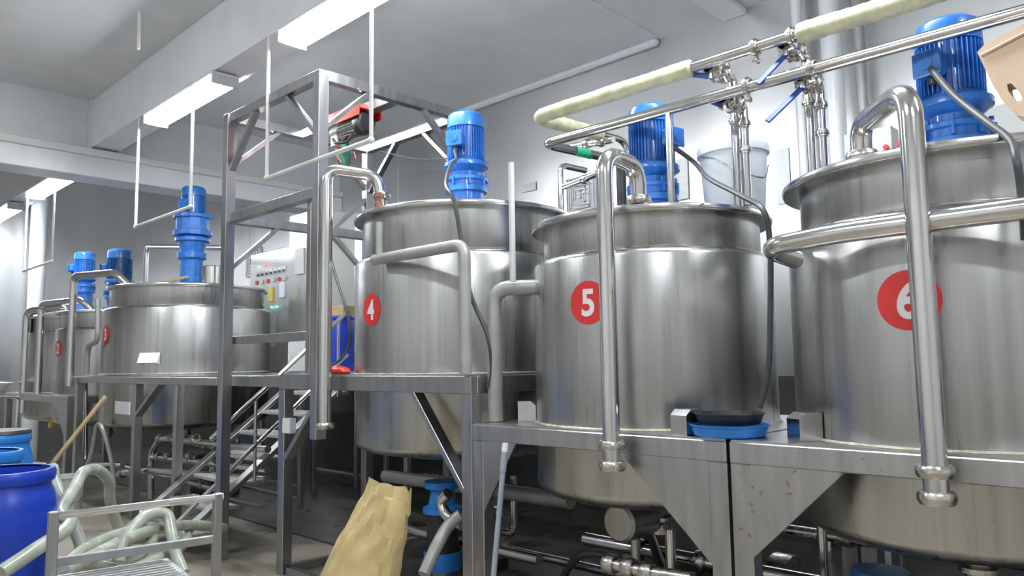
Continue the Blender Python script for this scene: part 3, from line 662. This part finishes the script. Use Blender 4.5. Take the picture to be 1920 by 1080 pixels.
for k in range(6): onp(482+10.4*k, 530-1.6*k, .055, .05, 'push_button', ('redp' if k in (0, 2, 4) else 'boxgrey'), 'red button' if k in (0, 2, 4) else None)
onp(486, 500, .03, .02, 'indicator_light', 'ledg', 'green light'); onp(497, 498, .09, .02, 'indicator_light', 'ledr', 'red light')
onp(509, 552, .11, .19, 'switch_unit', 'yellow', 'yellow switch unit'); onp(530, 544, .13, .20, 'switch_unit', 'pail', 'pale blue switch unit')
for q in ((510, 576), (519, 575)): onp(q[0], q[1], .035, .02, 'indicator_light', 'ledg', 'green light')
onp(513, 620, .1, .42, 'notice_sheet', 'paper')
tcx = 4.86; a = at(543, 430, X=tcx); b = at(600, 430, X=tcx)
tc_ = thing('tall_cabinet', (5.0, (a.y+b.y)/2, 0), 'tall narrow steel cabinet right of the control panel', 'cabinet')
zt2 = at(545, 405, X=tcx).z
MB().b2((tcx, b.y, 1.432), (tcx+.5, a.y, zt2), .006).build('cabinet_body', M['cabinet'], tc_)
MB().b2((tcx-.012, b.y+.03, 1.5), (tcx, a.y-.03, zt2-.04), .003).build('door', M['cabinet'], tc_)
p = at(562, 490, X=tcx-.02); tag(MB().b2((tcx-.03, p.y-.1, p.z-.16), (tcx-.014, p.y+.1, p.z+.16), .002).build('clipboard', M['boxgrey']), 'clipboard hanging on the tall cabinet door', 'clipboard')
sb = at(542, 655, X=4.1)
tag(MB().b2((4.18, sb.y-.17, 1.435), (4.3, sb.y+.17, 1.75), .006).build('junction_box', M['boxgrey']), 'light grey junction box below the control panel', 'box')
# blue barrel on the walkway
dp = at(634, 640, X=4.5)
def drum(label, x, y, z, R, Hh, m='dblue', open_=False, grp=None):
    t = thing('plastic_drum', (x, y, z), label, 'drum', grp)
    MB().lathe([(0, 0), (R*.92, 0), (R*.96, .02), (R*.97, Hh*.2), (R, Hh*.28), (R, Hh*.36), (R*.985, Hh*.38), (R*.985, Hh*.62), (R, Hh*.64), (R, Hh*.78), (R*.95, Hh*.86), (R*.88, Hh*.9), (R*.88, Hh*.985), (R*.84, Hh*.985), (R*.84, Hh*.9), (R*.84, Hh*.5), (0, Hh*.5)] if open_ else
              [(0, 0), (R*.92, 0), (R*.96, .02), (R, Hh*.28), (R*.985, Hh*.38), (R, Hh*.64), (R, Hh*.78), (R*.9, Hh*.9), (R*.88, Hh*.985), (0, Hh*.985)], (x, y, z), 48).build('drum_body', M[m], t)
    MB().lathe([(R*.84, Hh*.93), (R*.93, Hh*.93), (R*.95, Hh*.95), (R*.95, Hh*.98), (R*.92, Hh), (R*.84, Hh)], (x, y, z), 48).build('rim_ring', M[m], t)
    return t
drum('dark blue barrel on the rear walkway left of tank number 4', 4.5, dp.y, 1.432, .2, .58)
tag(MB().b2((4.62, dp.y+.1, 1.435), (4.85, dp.y+.32, 2.15), .01).build('cardboard_box', M['tan']), 'tan cardboard carton behind the dark blue barrel', 'carton')
p = at(632, 693, Z=1.45)
rb = at(636, 690, X=2.98)
tag(MB().sph((2.98, rb.y, 1.455), .085, (.8, 1.2, .42)).sph((2.97, rb.y-.09, 1.45), .04, (.8, 1.3, .4)).build('plastic_bag', M['redp']), 'bright red plastic bag lying on the number 4 platform edge', 'bag')
# rag on pipe end
rg = MB(); rg.spline([(3.07, 4.23, 2.66), (3.05, 4.225, 2.60), (3.05, 4.2, 2.53), (3.03, 4.2, 2.47), (3.03, 4.21, 2.36)], [.05, .056, .055, .05, .05, .03, .035, .03, .03, .028, .03, .035, .03, .028, .03, .026, .03, .028, .024, .03, .025, .03, .028, .02, .02, .02, .02, .018, .02, .018, .02, .018, .015, .015, .015, .015, .015, .015, .015, .015, .01][:41], 9)
tag(rg.build('rag', M['rag']), 'brown rag tied round the feed pipe mouth at tank number 4', 'rag')
# basins on the platform joint
bx0, by0 = 2.985, 1.62
def basin(z, R, h, m, label, sxy=1.0):
    return tag(MB().lathe([(0, z), (R*.86, z), (R*.9, z+.005), (R*.97, z+h-.008), (R, z+h-.006), (R*1.02, z+h), (R*.96, z+h), (R*.88, z+.012), (0, z+.012)], (bx0, by0, 0), 40).build('plastic_basin', M[m]), label, 'basin')
basin(1.174, .165, .05, 'lblue', 'shallow blue basin on the joint between platforms 5 and 6')
basin(1.226, .145, .045, 'black', 'black basin stacked in the shallow blue basin')
# small platform items
def on_tank(px, py, c, R):
    d = at(px, py, Z=CAM.z+(1 if py < 680 else -1))-CAM; h = Vector((d.x, d.y)); L_ = h.length; h /= L_; b_ = h.dot(Vector(c)); t_ = b_-math.sqrt(b_*b_-(c[0]**2+c[1]**2-R*R))
    return CAM+d*(t_/L_)
p = on_tank(281, 672, T3, .932); nn = Vector((p.x-T3[0], p.y-T3[1], 0)).normalized(); tt = Vector((-nn.y, nn.x, 0)); Z3 = Vector((0, 0, 1))
m = MB(); m.prism([p+tt*.11+Z3*.06, p-tt*.11+Z3*.06, p-tt*.11+nn*.06-Z3*.05, p+tt*.11+nn*.06-Z3*.05], nn*.004+Z3*.002)
m.prism([p+tt*.11+Z3*.06, p+tt*.11+nn*.06-Z3*.05, p+tt*.11-Z3*.07], -tt*.004).prism([p-tt*.11+Z3*.06, p-tt*.11+nn*.06-Z3*.05, p-tt*.11-Z3*.07], tt*.004)
tag(m.build('paper_holder', M['paper']), 'white sloping paper holder fixed to the front of tank number 3', 'holder')
p = at(231, 766, X=2.85)
sheet(218, 752, 244, 778, 2.855, 'label_card', 'white card on the second leg below the number 3 platform', 'card')
sheet(541, 783, 555, 812, 2.9, 'label_card', 'white card on the left leg of the number 4 platform', 'card', th=.05)
# beige jug hanging at right
jx = 3.12; poly = [(1832, 98), (1842, 86), (1925, 42), (1990, 40), (1990, 190), (1925, 222), (1905, 216), (1870, 172), (1862, 160)]
jt = thing('plastic_scoop', at(1900, 130, X=jx), 'beige plastic scoop with a handle hole hanging at upper right edge', 'scoop')
def P2(px, py, X=jx): return at(px, py, X=X)
hole = [(1888, 158), (1896, 156), (1912, 172), (1918, 190), (1912, 195), (1900, 184), (1890, 170)]
m = MB(); bm = m.bm; th = Vector((.09, 0, 0))
outer = [(1832, 98), (1845, 84), (1925, 42), (2010, 40), (2010, 215), (1925, 220), (1905, 216), (1880, 190), (1862, 160), (1845, 125)]
def loops(off):
    o = [bm.verts.new(P2(*q)+off) for q in outer]; h = [bm.verts.new(P2(*q)+off) for q in hole]; return o, h
o1, h1 = loops(Vector()); o2, h2 = loops(th)
for o, h in ((o1, h1), (o2, h2)):
    es = [bm.edges.new((o[i], o[(i+1) % len(o)])) for i in range(len(o))]+[bm.edges.new((h[i], h[(i+1) % len(h)])) for i in range(len(h))]
    bmesh.ops.triangle_fill(bm, edges=es, use_beauty=True)
for A, B in ((o1, o2), (h1, h2)):
    n = len(A)
    for i in range(n): bm.faces.new((A[i], A[(i+1) % n], B[(i+1) % n], B[i]))
m.build('scoop_body', M['beige'], jt)
MB().tube([P2(1840, 104, jx-.004), P2(1925, 60, jx-.004), P2(1990, 56, jx-.004)], .006, .01).build('edge_ridge', M['beige'], jt)
MB().tube([P2(1960, 50), (LX-.03, P2(1960, 50).y+.02, LZ-.05)], .004).build('hanging_wire', M['cast'], jt)

# ------------------------------------------------------------------ kraft bag
sack_base = at(680, 1088, Z=.40)
SX, SY = sack_base.x, sack_base.y
kb = thing('paper_sack', (SX, SY, 0), 'open kraft paper sack standing on the floor before tank number 4', 'sack')
def sack():
    m = MB(); bm = m.bm; rows = []
    # cx, cy, half width (along the picture), half depth, z
    lv = [(-.06, .20, .14, 0), (-.06, .215, .15, .10), (-.05, .215, .15, .25), (-.02, .20, .145, .40), (.02, .185, .13, .52), (.06, .165, .11, .64), (.10, .14, .085, .75), (.13, .118, .06, .85), (.14, .112, .045, .895), (.142, .113, .042, .91)]
    right = Vector((.62, -.78, 0)).normalized(); back = Vector((.78, .62, 0)).normalized(); n = 40
    lv2 = []
    for (a_, b_) in zip(lv, lv[1:]):
        nn_ = max(1, int((b_[3]-a_[3])/.03))
        lv2 += [tuple(a_[q]+(b_[q]-a_[q])*k/nn_ for q in range(4)) for k in range(nn_)]
    lv = lv2+[lv[-1]]
    for i, (sh, hw, hd, z) in enumerate(lv):
        row = []
        for k in range(n):
            a = 2*PI*k/n; c_, s_ = math.cos(a), math.sin(a)
            ex = .45+.5*(z/.9)
            x = math.copysign(abs(c_)**ex, c_)*hw; y = math.copysign(abs(s_)**ex, s_)*hd
            y *= 1 + .13*math.sin(5*a+z*9) + .07*math.sin(11*a-z*23) - (.55*max(0, z-.5)/.4*math.exp(-((x/hw-.1)/.22)**2) if s_ < 0 else 0); x *= 1+.02*math.sin(z*31+k)
            cr = .010*abs(math.sin(z*19+3.1*c_+2*math.sin(7*c_)))+.009*abs(math.sin(z*11-6*c_))+.004*random.random()
            y -= cr if s_ < 0 else 0; x *= 1+.02*abs(math.sin(z*23))
            if z > .84: zz = z - .03 - .028*c_ - .012*s_ + .008*math.sin(7*a)+.008*math.sin(5*a)
            else: zz = z
            row.append(bm.verts.new(Vector((SX, SY, zz))+right*(x+sh)+back*y))
        rows.append(row)
    for A, B in zip(rows, rows[1:]):
        for k in range(n): bm.faces.new((A[k], A[(k+1) % n], B[(k+1) % n], B[k]))
    bm.faces.new(list(reversed(rows[0])))
    inner = [bm.verts.new(v.co*1.0+(Vector((SX+.09, SY-.11, v.co.z))-v.co)*.06-Vector((0, 0, .12))) for v in rows[-1]]
    for k in range(n): bm.faces.new((rows[-1][k], rows[-1][(k+1) % n], inner[(k+1) % n], inner[k]))
    bm.faces.new(inner)
    return m
sack().build('sack_body', M['kraft'], kb, sharp=24)
p = at(640, 1077, X=2.28)
# mop
mp_ = thing('mop', (2.6, 2.69, 0), 'mop with grey handle and white cap leaning on the number 5 platform', 'mop')
a, b = Vector((2.78, 2.765, 1.075)), Vector((2.56, 2.70, .06))
MB().tube([a, b], .014, seg=12).build('handle', M['mop'], mp_)
MB().tube([a+(b-a).normalized()*.03, a+(b-a).normalized()*.13], .017, seg=12).build('grip', M['mop'], mp_)
MB().tube([a+(a-b).normalized()*.015, a+(b-a).normalized()*.045], .0165, seg=12).build('cap', M['white'], mp_)['label'] = 'white end cap'
MB().box((b.x, b.y, .045), (.1, .26, .05), None, .015).build('mop_head', M['boxgrey'], mp_)

# ------------------------------------------------------------------ service cart, drums, hoses
dt = 'blue open plastic drum '
drum(dt+'at the lower left corner, nearest and largest', 1.07, 5.01, 0, .29, .95, 'dblue', True, 'blue plastic drums at far left')
drum(dt+'second from the front, its rim just above the nearest', 1.21, 6.24, 0, .28, .95, 'lblue', True, 'blue plastic drums at far left')
drum(dt+'furthest of the three, with a dark lid', 1.56, 7.55, 0, .29, .97, 'lblue', False, 'blue plastic drums at far left')
tag(MB().lathe([(0, .03), (.26, .025), (.275, .0), (.26, -.002), (0, 0)], (1.56, 7.55, .975), 40).build('drum_lid', M['black']), 'dark round lid lying on the furthest blue drum', 'lid')
tag(MB().lathe([(0, 0), (.2, 0), (.25, .15), (.24, .35), (.15, .5), (0, .53)], (1.5, 8.8, 0.62), 24).build('white_sack', M['white']), 'white bulging sack behind the blue drums', 'sack')
tag(MB().b2((1.2, 8.5, 0), (1.8, 9.1, .615), .01).build('crate', M['boxgrey']), 'grey crate under the white sack at far left', 'crate')
tag(MB().bar((1.85, 7.6, .45), (2.35, 7.35, 1.25), .05, .02, (1, 0, 0)).build('wooden_board', M['tan']), 'brown wooden board leaning beside the far blue drums', 'board')
tag(MB().lathe([(0, 0), (.02, .0), (.16, .1), (.18, .12), (.0, .14)], (2.62, 12.5, 1.2), 16).build('white_cloth', M['white']), 'white crumpled cloth on the far platform edge', 'cloth')

ct = thing('service_cart', (1.2, 2.85, 0), 'stainless steel service cart with guard rail at the bottom left', 'cart')
A0, A1 = at(100, 968, Z=1.0), at(408, 932, Z=1.0)
B0, B1 = Vector((A0.x, A0.y, 0)), Vector((A1.x, A1.y, 0)); dr = (B1-B0).normalized(); nv = Vector((dr.y, -dr.x, 0))
if nv.dot(CAM-B0) < 0: nv = -nv
MB().tube([A0-dr*.01, A1+dr*.02], .013, seg=16).build('guard_rail', M['pipe'], ct)
MB().bar(B0+Vector((0, 0, .845)), B1+Vector((0, 0, .845)), .018, .03).build('lower_rail', M['frame'], ct)
for b_ in (B0, B1): MB().bar(b_+Vector((0, 0, .12)), b_+Vector((0, 0, 1.015)), .03, .03, (0, 1, 0)).build('post', M['frame'], ct)
for b_ in (B0+nv*.42, B1+nv*.42): MB().bar(b_+Vector((0, 0, .12)), b_+Vector((0, 0, .79)), .03, .03, (0, 1, 0)).build('post', M['frame'], ct)
for z in (.78, .3):
    B2 = B0+(B1-B0)*(.68 if z > .5 else 1)
    q = [B0-dr*.0+Vector((0, 0, z)), B2+Vector((0, 0, z)), B2+nv*.42+Vector((0, 0, z)), B0+nv*.42+Vector((0, 0, z))]
    m = MB(); m.prism(q, (0, 0, .02))
    for k in range(12):
        s0 = B0+dr*.02+nv*(.02+.034*k); m.bar(s0+Vector((0, 0, z+.021)), s0+dr*((B2-B0).length-.04)+Vector((0, 0, z+.021)), .012, .006, (0, 0, 1), 0)
    m.build('tray', M['deck'], ct)
for b_ in (B0, B1, B0+nv*.42, B1+nv*.42):
    MB().cyl(b_+Vector((-.015, 0, .06)), b_+Vector((.015, 0, .06)), .058, 20).build('caster', M['black'], ct)

def hose(label, pix, r=.036, stripe=False):
    pts = [at(px, py, Y=Y) for px, py, Y in pix]
    pts = [Vector((p.x, p.y, max(p.z, r+.003))) for p in pts]
    Q = catmull(pts, 14); rad = [r*(1+.02*(i % 2)) for i in range(len(Q))]
    o = MB().sweep(Q, rad, 14).build('hose', M['hose']); tag(o, label, 'hose', 'clear ribbed hoses behind the cart')
    if stripe:
        m = MB(); m.sweep([q+Vector((-.5*r, -.86*r, .1*r)) for q in Q], r*.16, 6); m.build('hose_stripe', M['hoseblue'], o)
    return o
hose('clear hose arching highest above the cart rail', [(0, 1075, 4.3), (90, 1000, 4.5), (200, 930, 4.9), (235, 850, 5.3), (262, 810-30, 5.6), (0+300, 885-5, 5.8)][:1]+[(60, 1035, 4.4), (130, 985, 4.6), (190, 925, 4.9), (125+10, 905, 5.2)][:2]+[(115, 960, 4.9), (140, 915, 5.2), (157, 885, 5.4), (185, 882, 5.6), (205, 905, 5.7), (207, 940, 5.8), (225, 1000, 5.9)])
hose('clear hose dropping beside the nearest blue drum', [(97, 875, 5.5), (105, 910, 5.4), (125, 955, 5.3), (148, 1010, 5.2), (165, 1055, 5.1), (200, 1075, 5.0)])
hose('clear hose looping low at the centre of the pile', [(110, 1070, 4.6), (160, 1030, 4.8), (215, 1005, 5.0), (262, 995, 5.1), (285, 1010, 5.1), (255, 1045, 5.0), (210, 1062, 4.9)])
hose('clear hose curving over the right side of the pile', [(228, 1040, 4.9), (240, 1005, 5.0), (275, 968, 5.1), (312, 965, 5.1), (322, 1000, 5.0), (330, 1040, 4.9), (345, 1075, 4.8)])
hose('clear hose with a blue stripe running low to the right', [(120, 1072, 4.4), (170, 1045, 4.6), (230, 1015, 4.8), (300, 990, 5.2), (365, 985, 5.6), (420, 990, 5.8)], .036, True)
hose('clear hose lying flat in front of the stairs', [(150, 1068, 4.9), (190, 1062, 4.85), (240, 1070, 4.8), (290, 1050, 4.95), (330, 1030, 5.2), (350, 1005, 5.5), (310, 975, 5.9), (260, 965, 6.0)])
hose('short stub of clear hose standing in the pile', [(223, 1052, 4.7), (226, 1030, 4.72), (232, 1008, 4.75)], .034)

# ------------------------------------------------------------------ piping under the tanks
def under(label, pts, r=.03, bend=.08, m='pipe', col=(), name='drain_pipe'):
    pts = [Vector(p) for p in pts]; t = thing(name, pts[0].copy(), label, 'pipe')
    MB().tube(pts, r, bend, 14).build('pipe_run', M[m], t)
    for c_ in col:
        c_ = Vector(c_); MB().lathe([(r, -.03), (r*1.4, -.03), (r*1.55, -.01), (r*1.55, .01), (r*1.4, .03), (r, .03)], c_, 16, (0, 1, 0)).build('coupling', M['cast'], t)
    return t
X0 = 3.2
under('bent drain pipe with couplings under tank number 3', [at(283, 935, X=X0), at(283, 850, X=X0), at(300, 822, X=X0), (X0, 6.0, at(340, 820, X=X0).z)], .032, .1, col=[at(300+22*k, 822, X=X0) for k in range(4)])
under('second drain line just below the upper one under tank 3', [at(285, 857, X=X0), (X0, 6.0, at(340, 852, X=X0).z)], .032, .1, col=[at(297+20*k, 856, X=X0) for k in range(4)])
under('lowest drain line with an elbow above the hoses', [at(205, 930, X=3.0), at(203, 900, X=3.0), at(228, 888, X=3.0), at(275, 882, X=3.0), (3.2, 6.0, .55)], .034, .1, col=[at(204, 915, X=3.0), at(230, 888, X=3.0), at(250, 886, X=3.0)])
for q in ((330, 805), (330, 838)):
    p = at(q[0], q[1], X=X0-.03); v = MB().bar(p+Vector((0, 0, -.05)), p+Vector((-.01, -.02, .09)), .03, .012).build('valve_lever', M['handle']); tag(v, 'blue valve lever on the %s drain line under tank number 3' % ('upper' if q[1] < 820 else 'second'), 'lever')
under('horizontal drain pipe behind the kraft sack', [(3.75, 3.15, .62), (3.75, 5.1, .60)], .05, 0, 'greypipe')
under('lower steel pipe under tank number 4', [(3.5, 3.2, .30), (3.5, 5.1, .30)], .035, 0)
under('curved steel pipe joining a pump under tank number 4', [at(840, 925, X=3.1), at(825, 940, X=3.1), at(835, 965, X=3.1), at(868, 985, X=3.1)], .035, .06)
under('thick grey suction hose dropping to the floor beside the pump', [at(865, 965, X=2.95), at(840, 985, X=2.9), at(815, 1030, X=2.8), at(795, 1078, X=2.7)], .036, .1, 'greypipe')
for y0_, y1_, x_, z_, l in ((.1, 3.0, 3.7, .42, 'low'), (.1, 3.05, 3.15, .22, 'front')):
    under('%s steel drain line running under tanks 5 and 6' % l, [(x_, y0_, z_), (x_, y1_, z_)], .04, 0, 'pipe', col=[(x_, y, z_) for y in (.5, 1.3, 2.2, 2.6)])
under('steel drain line with large couplings at the bottom centre right', [at(1150, 1058, X=3.0), at(1210, 1072, X=3.0), at(1300, 1085, X=3.0)], .03, .05, 'cast', col=[at(1145, 1057, X=3.0), at(1180, 1064, X=3.0), at(1215, 1073, X=3.0)])
under('vertical outlet pipe dropping below tank number 5', [(3.55, 2.3, .60), (3.55, 2.3, .12), (3.55, 1.8, .12)], .03, .06)
under('thick black hose under tank number 5', [(3.9, 3.0, .35), (3.8, 2.6, .5), (3.4, 2.2, .3), (3.1, 2.0, .08)], .03, .1, 'black')
# round end of a motor below tank 5
t = thing('drain_pump', (3.3, 2.5, .55), 'round grey pump hanging under tank number 5', 'pump')
MB().cyl((3.25, 2.42, .66), (3.55, 2.42, .66), .10, 28, .015).build('pump_body', M['frame'], t)
MB().cyl((3.4, 2.42, .56), (3.4, 2.42, .1), .025, 12).build('pump_foot', M['frame'], t)
# blue pump motors below
def pump(x, y, z, s, label):
    t = thing('pump_motor', (x, y, z), label, 'pump')
    MB().lathe([(0, .0), (.11, .0), (.12, .01), (.12, .1), (.105, .11), (.105, .36), (0, .36)], (x, y, z), 28).build('motor_body', M['black'], t)
    MB().lathe([(0, -.004), (.122, -.004), (.125, .01), (.125, .11), (.12, .112)], (x, y, z), 28).build('bottom_cover', M['lblue'], t)['label'] = 'blue bottom cover'
    MB().lathe([(0, .36), (.13, .36), (.13, .39), (.09, .41), (.08, .5), (.12, .52), (.12, .56), (0, .56)], (x, y, z), 28).build('top_flange', M['lblue'], t)['label'] = 'blue top flange'
    MB().cyl((x, y, 0), (x, y, z), .07, 16).build('pump_stand', M['frame'], t)
p = at(830, 1000, X=3.35); pump(3.35, p.y, .16, 1, 'black and blue upright pump motor under tank number 4')
p = at(1650, 1075, X=3.6); pump(3.6, p.y, .0, 1, 'black and blue pump motor in the dark under tank number 6')
for q, Y_ in (((197, 798), 'left of'), ((337, 815), 'right of')):
    p = at(q[0]+5, q[1], X=3.1); tag(MB().lathe([(0, 0), (.035, 0), (.045, .02), (.045, .05), (.02, .06), (0, .06)], p, 16, (-1, 0, 0)).build('yellow_cap', M['yellow']), 'yellow round cap in the dark %s the middle leg under tank number 3' % Y_, 'cap')
p = at(100, 797, X=3.1); tag(MB().lathe([(0, 0), (.035, 0), (.045, .02), (.045, .05), (.02, .06), (0, .06)], p, 16, (-1, 0, 0)).build('yellow_cap', M['yellow']), 'leftmost yellow round cap under the far platform', 'cap')

# pale curbs on the floor
for k, (a, b) in enumerate((((432, 905), (525, 938)), ((468, 893), (530, 912)), ((440, 935), (470, 947)), ((610, 880), (650, 893)))):
    p, q = at(*a, Z=.03), at(*b, Z=.03)
    tag(MB().bar((p.x, p.y+.3, .018), (p.x, q.y-.1, .018), .05, .03).build('floor_curb', M['curb']), 'pale floor curb strip, %s' % ('the nearest long one behind the tower leg', 'the second one back behind the tower leg', 'the short one at the tower leg foot', 'the one behind the left leg of platform 4')[k], 'curb')

# ------------------------------------------------------------------ machinery in the dark under the platforms
def gearcase(x, y, label, L=.5, r=.13, m='black'):
    t = thing('transfer_pump', (x, y, .02), label, 'pump')
    MB().lathe([(0, 0), (r*.8, 0), (r, .03), (r, L-.05), (r*.8, L), (0, L)], (x, y-L/2, .3), 24, (0, 1, 0)).build('motor_body', M[m], t)
    MB().lathe([(0, 0), (r*1.25, 0), (r*1.3, .02), (r*1.3, .1), (r*1.1, .13), (0, .13)], (x, y-L/2-.14, .3), 24, (0, 1, 0)).build('pump_casing', M['cast'], t)
    MB().b2((x-.14, y-L/2-.1, .015), (x+.14, y+L/2, .09)).build('base_plate', M['black'], t)
    MB().b2((x-.09, y-L/4, .09), (x+.09, y+L/4, .19)).build('foot', M['black'], t)
    MB().tube([(x, y-L/2-.2, .3), (x, y-L/2-.3, .3), (x, y-L/2-.3, .7)], .025, .06).build('outlet_pipe', M['pipe'], t)
    return t
gearcase(3.95, 2.2, 'black transfer pump on the dark floor under tank number 5')
gearcase(4.0, .9, 'black transfer pump at far right behind the blue pump motor')
gearcase(3.9, 4.35, 'black transfer pump on the dark floor behind the kraft sack')
for x, z, y0_, y1_, l in ((3.95, .74, .1, 3.0, 'upper'), (4.15, .55, .1, 5.1, 'middle'), (4.1, .12, .1, 5.1, 'lowest')):
    under('%s rear steel line in the dark beneath the tanks' % l, [(x, y0_, z), (x, y1_, z)], .03, 0, 'cast' if l == 'middle' else 'pipe', col=[(x, y, z) for y in (.7, 1.6, 2.7)])
for k, (pts, l) in enumerate(((((3.35, 3.0, .1), (3.3, 2.7, .45), (3.45, 2.4, .35), (3.4, 2.0, .05)), 'looping near the mop'), (((3.3, 1.5, .06), (3.4, 1.2, .3), (3.5, .9, .5), (3.7, .6, .3)), 'rising under tank number 6'))):
    tag(MB().spline(pts, .022, 10).build('black_hose', M['black']), 'black rubber hose %s' % l, 'hose')

# ------------------------------------------------------------------ clutter at far left and under the number 3 platform
for k, (x, y, z, r, l) in enumerate(((2.5, 8.9, 0, .17, 'grey plastic tub standing under the front of the number 3 platform'), (2.45, 10.3, 0, .2, 'pale plastic tub further back at far left'))):
    t = thing('plastic_tub', (x, y, z), l, 'tub')
    MB().lathe([(0, 0), (r*.8, 0), (r*.85, .02), (r, .38), (r*1.06, .385), (r*1.06, .40), (r*.96, .40), (r*.8, .03), (0, .03)], (x, y, z), 32).build('tub_body', M['boxgrey' if k == 0 else 'white'], t)
    MB().spline([(x-r*1.05, y, z+.36), (x-r*.9, y-r*.6, z+.2), (x, y-r*1.1, z+.14), (x+r*.9, y-r*.6, z+.2), (x+r*1.05, y, z+.36)], .004, 8).build('handle', M['cast'], t)
under('thin steel pipe running low behind the hoses', [(3.35, 7.2, .32), (3.35, 9.9, .34)], .03, 0, col=[(3.35, y, .33) for y in (7.6, 8.4, 9.3)])
under('dull steel pipe with three couplings below tank number 3', [(3.9, 7.4, .58), (3.9, 10.1, .6)], .045, 0, 'cast', col=[(3.9, y, .59) for y in (7.9, 8.7, 9.6)])
gearcase(4.1, 9.0, 'dark transfer pump beneath the wide tank on the long platform', .6, .16)
tag(MB().spline([(2.7, 9.5, .04), (2.8, 9.2, .5), (2.82, 9.0, .9), (2.9, 8.8, .5), (2.8, 8.4, .05)], .025, 10).build('grey_hose', M['greypipe']), 'grey hose hanging in a loop at the far platform', 'hose')
tag(MB().tube([(1.1, 7.9, 1.25), (1.9, 8.3, 1.25), (1.9, 8.3, .0)], .016, .04).build('stand_rail', M['pipe']), 'thin steel rail beside the white sack at far left', 'rail')
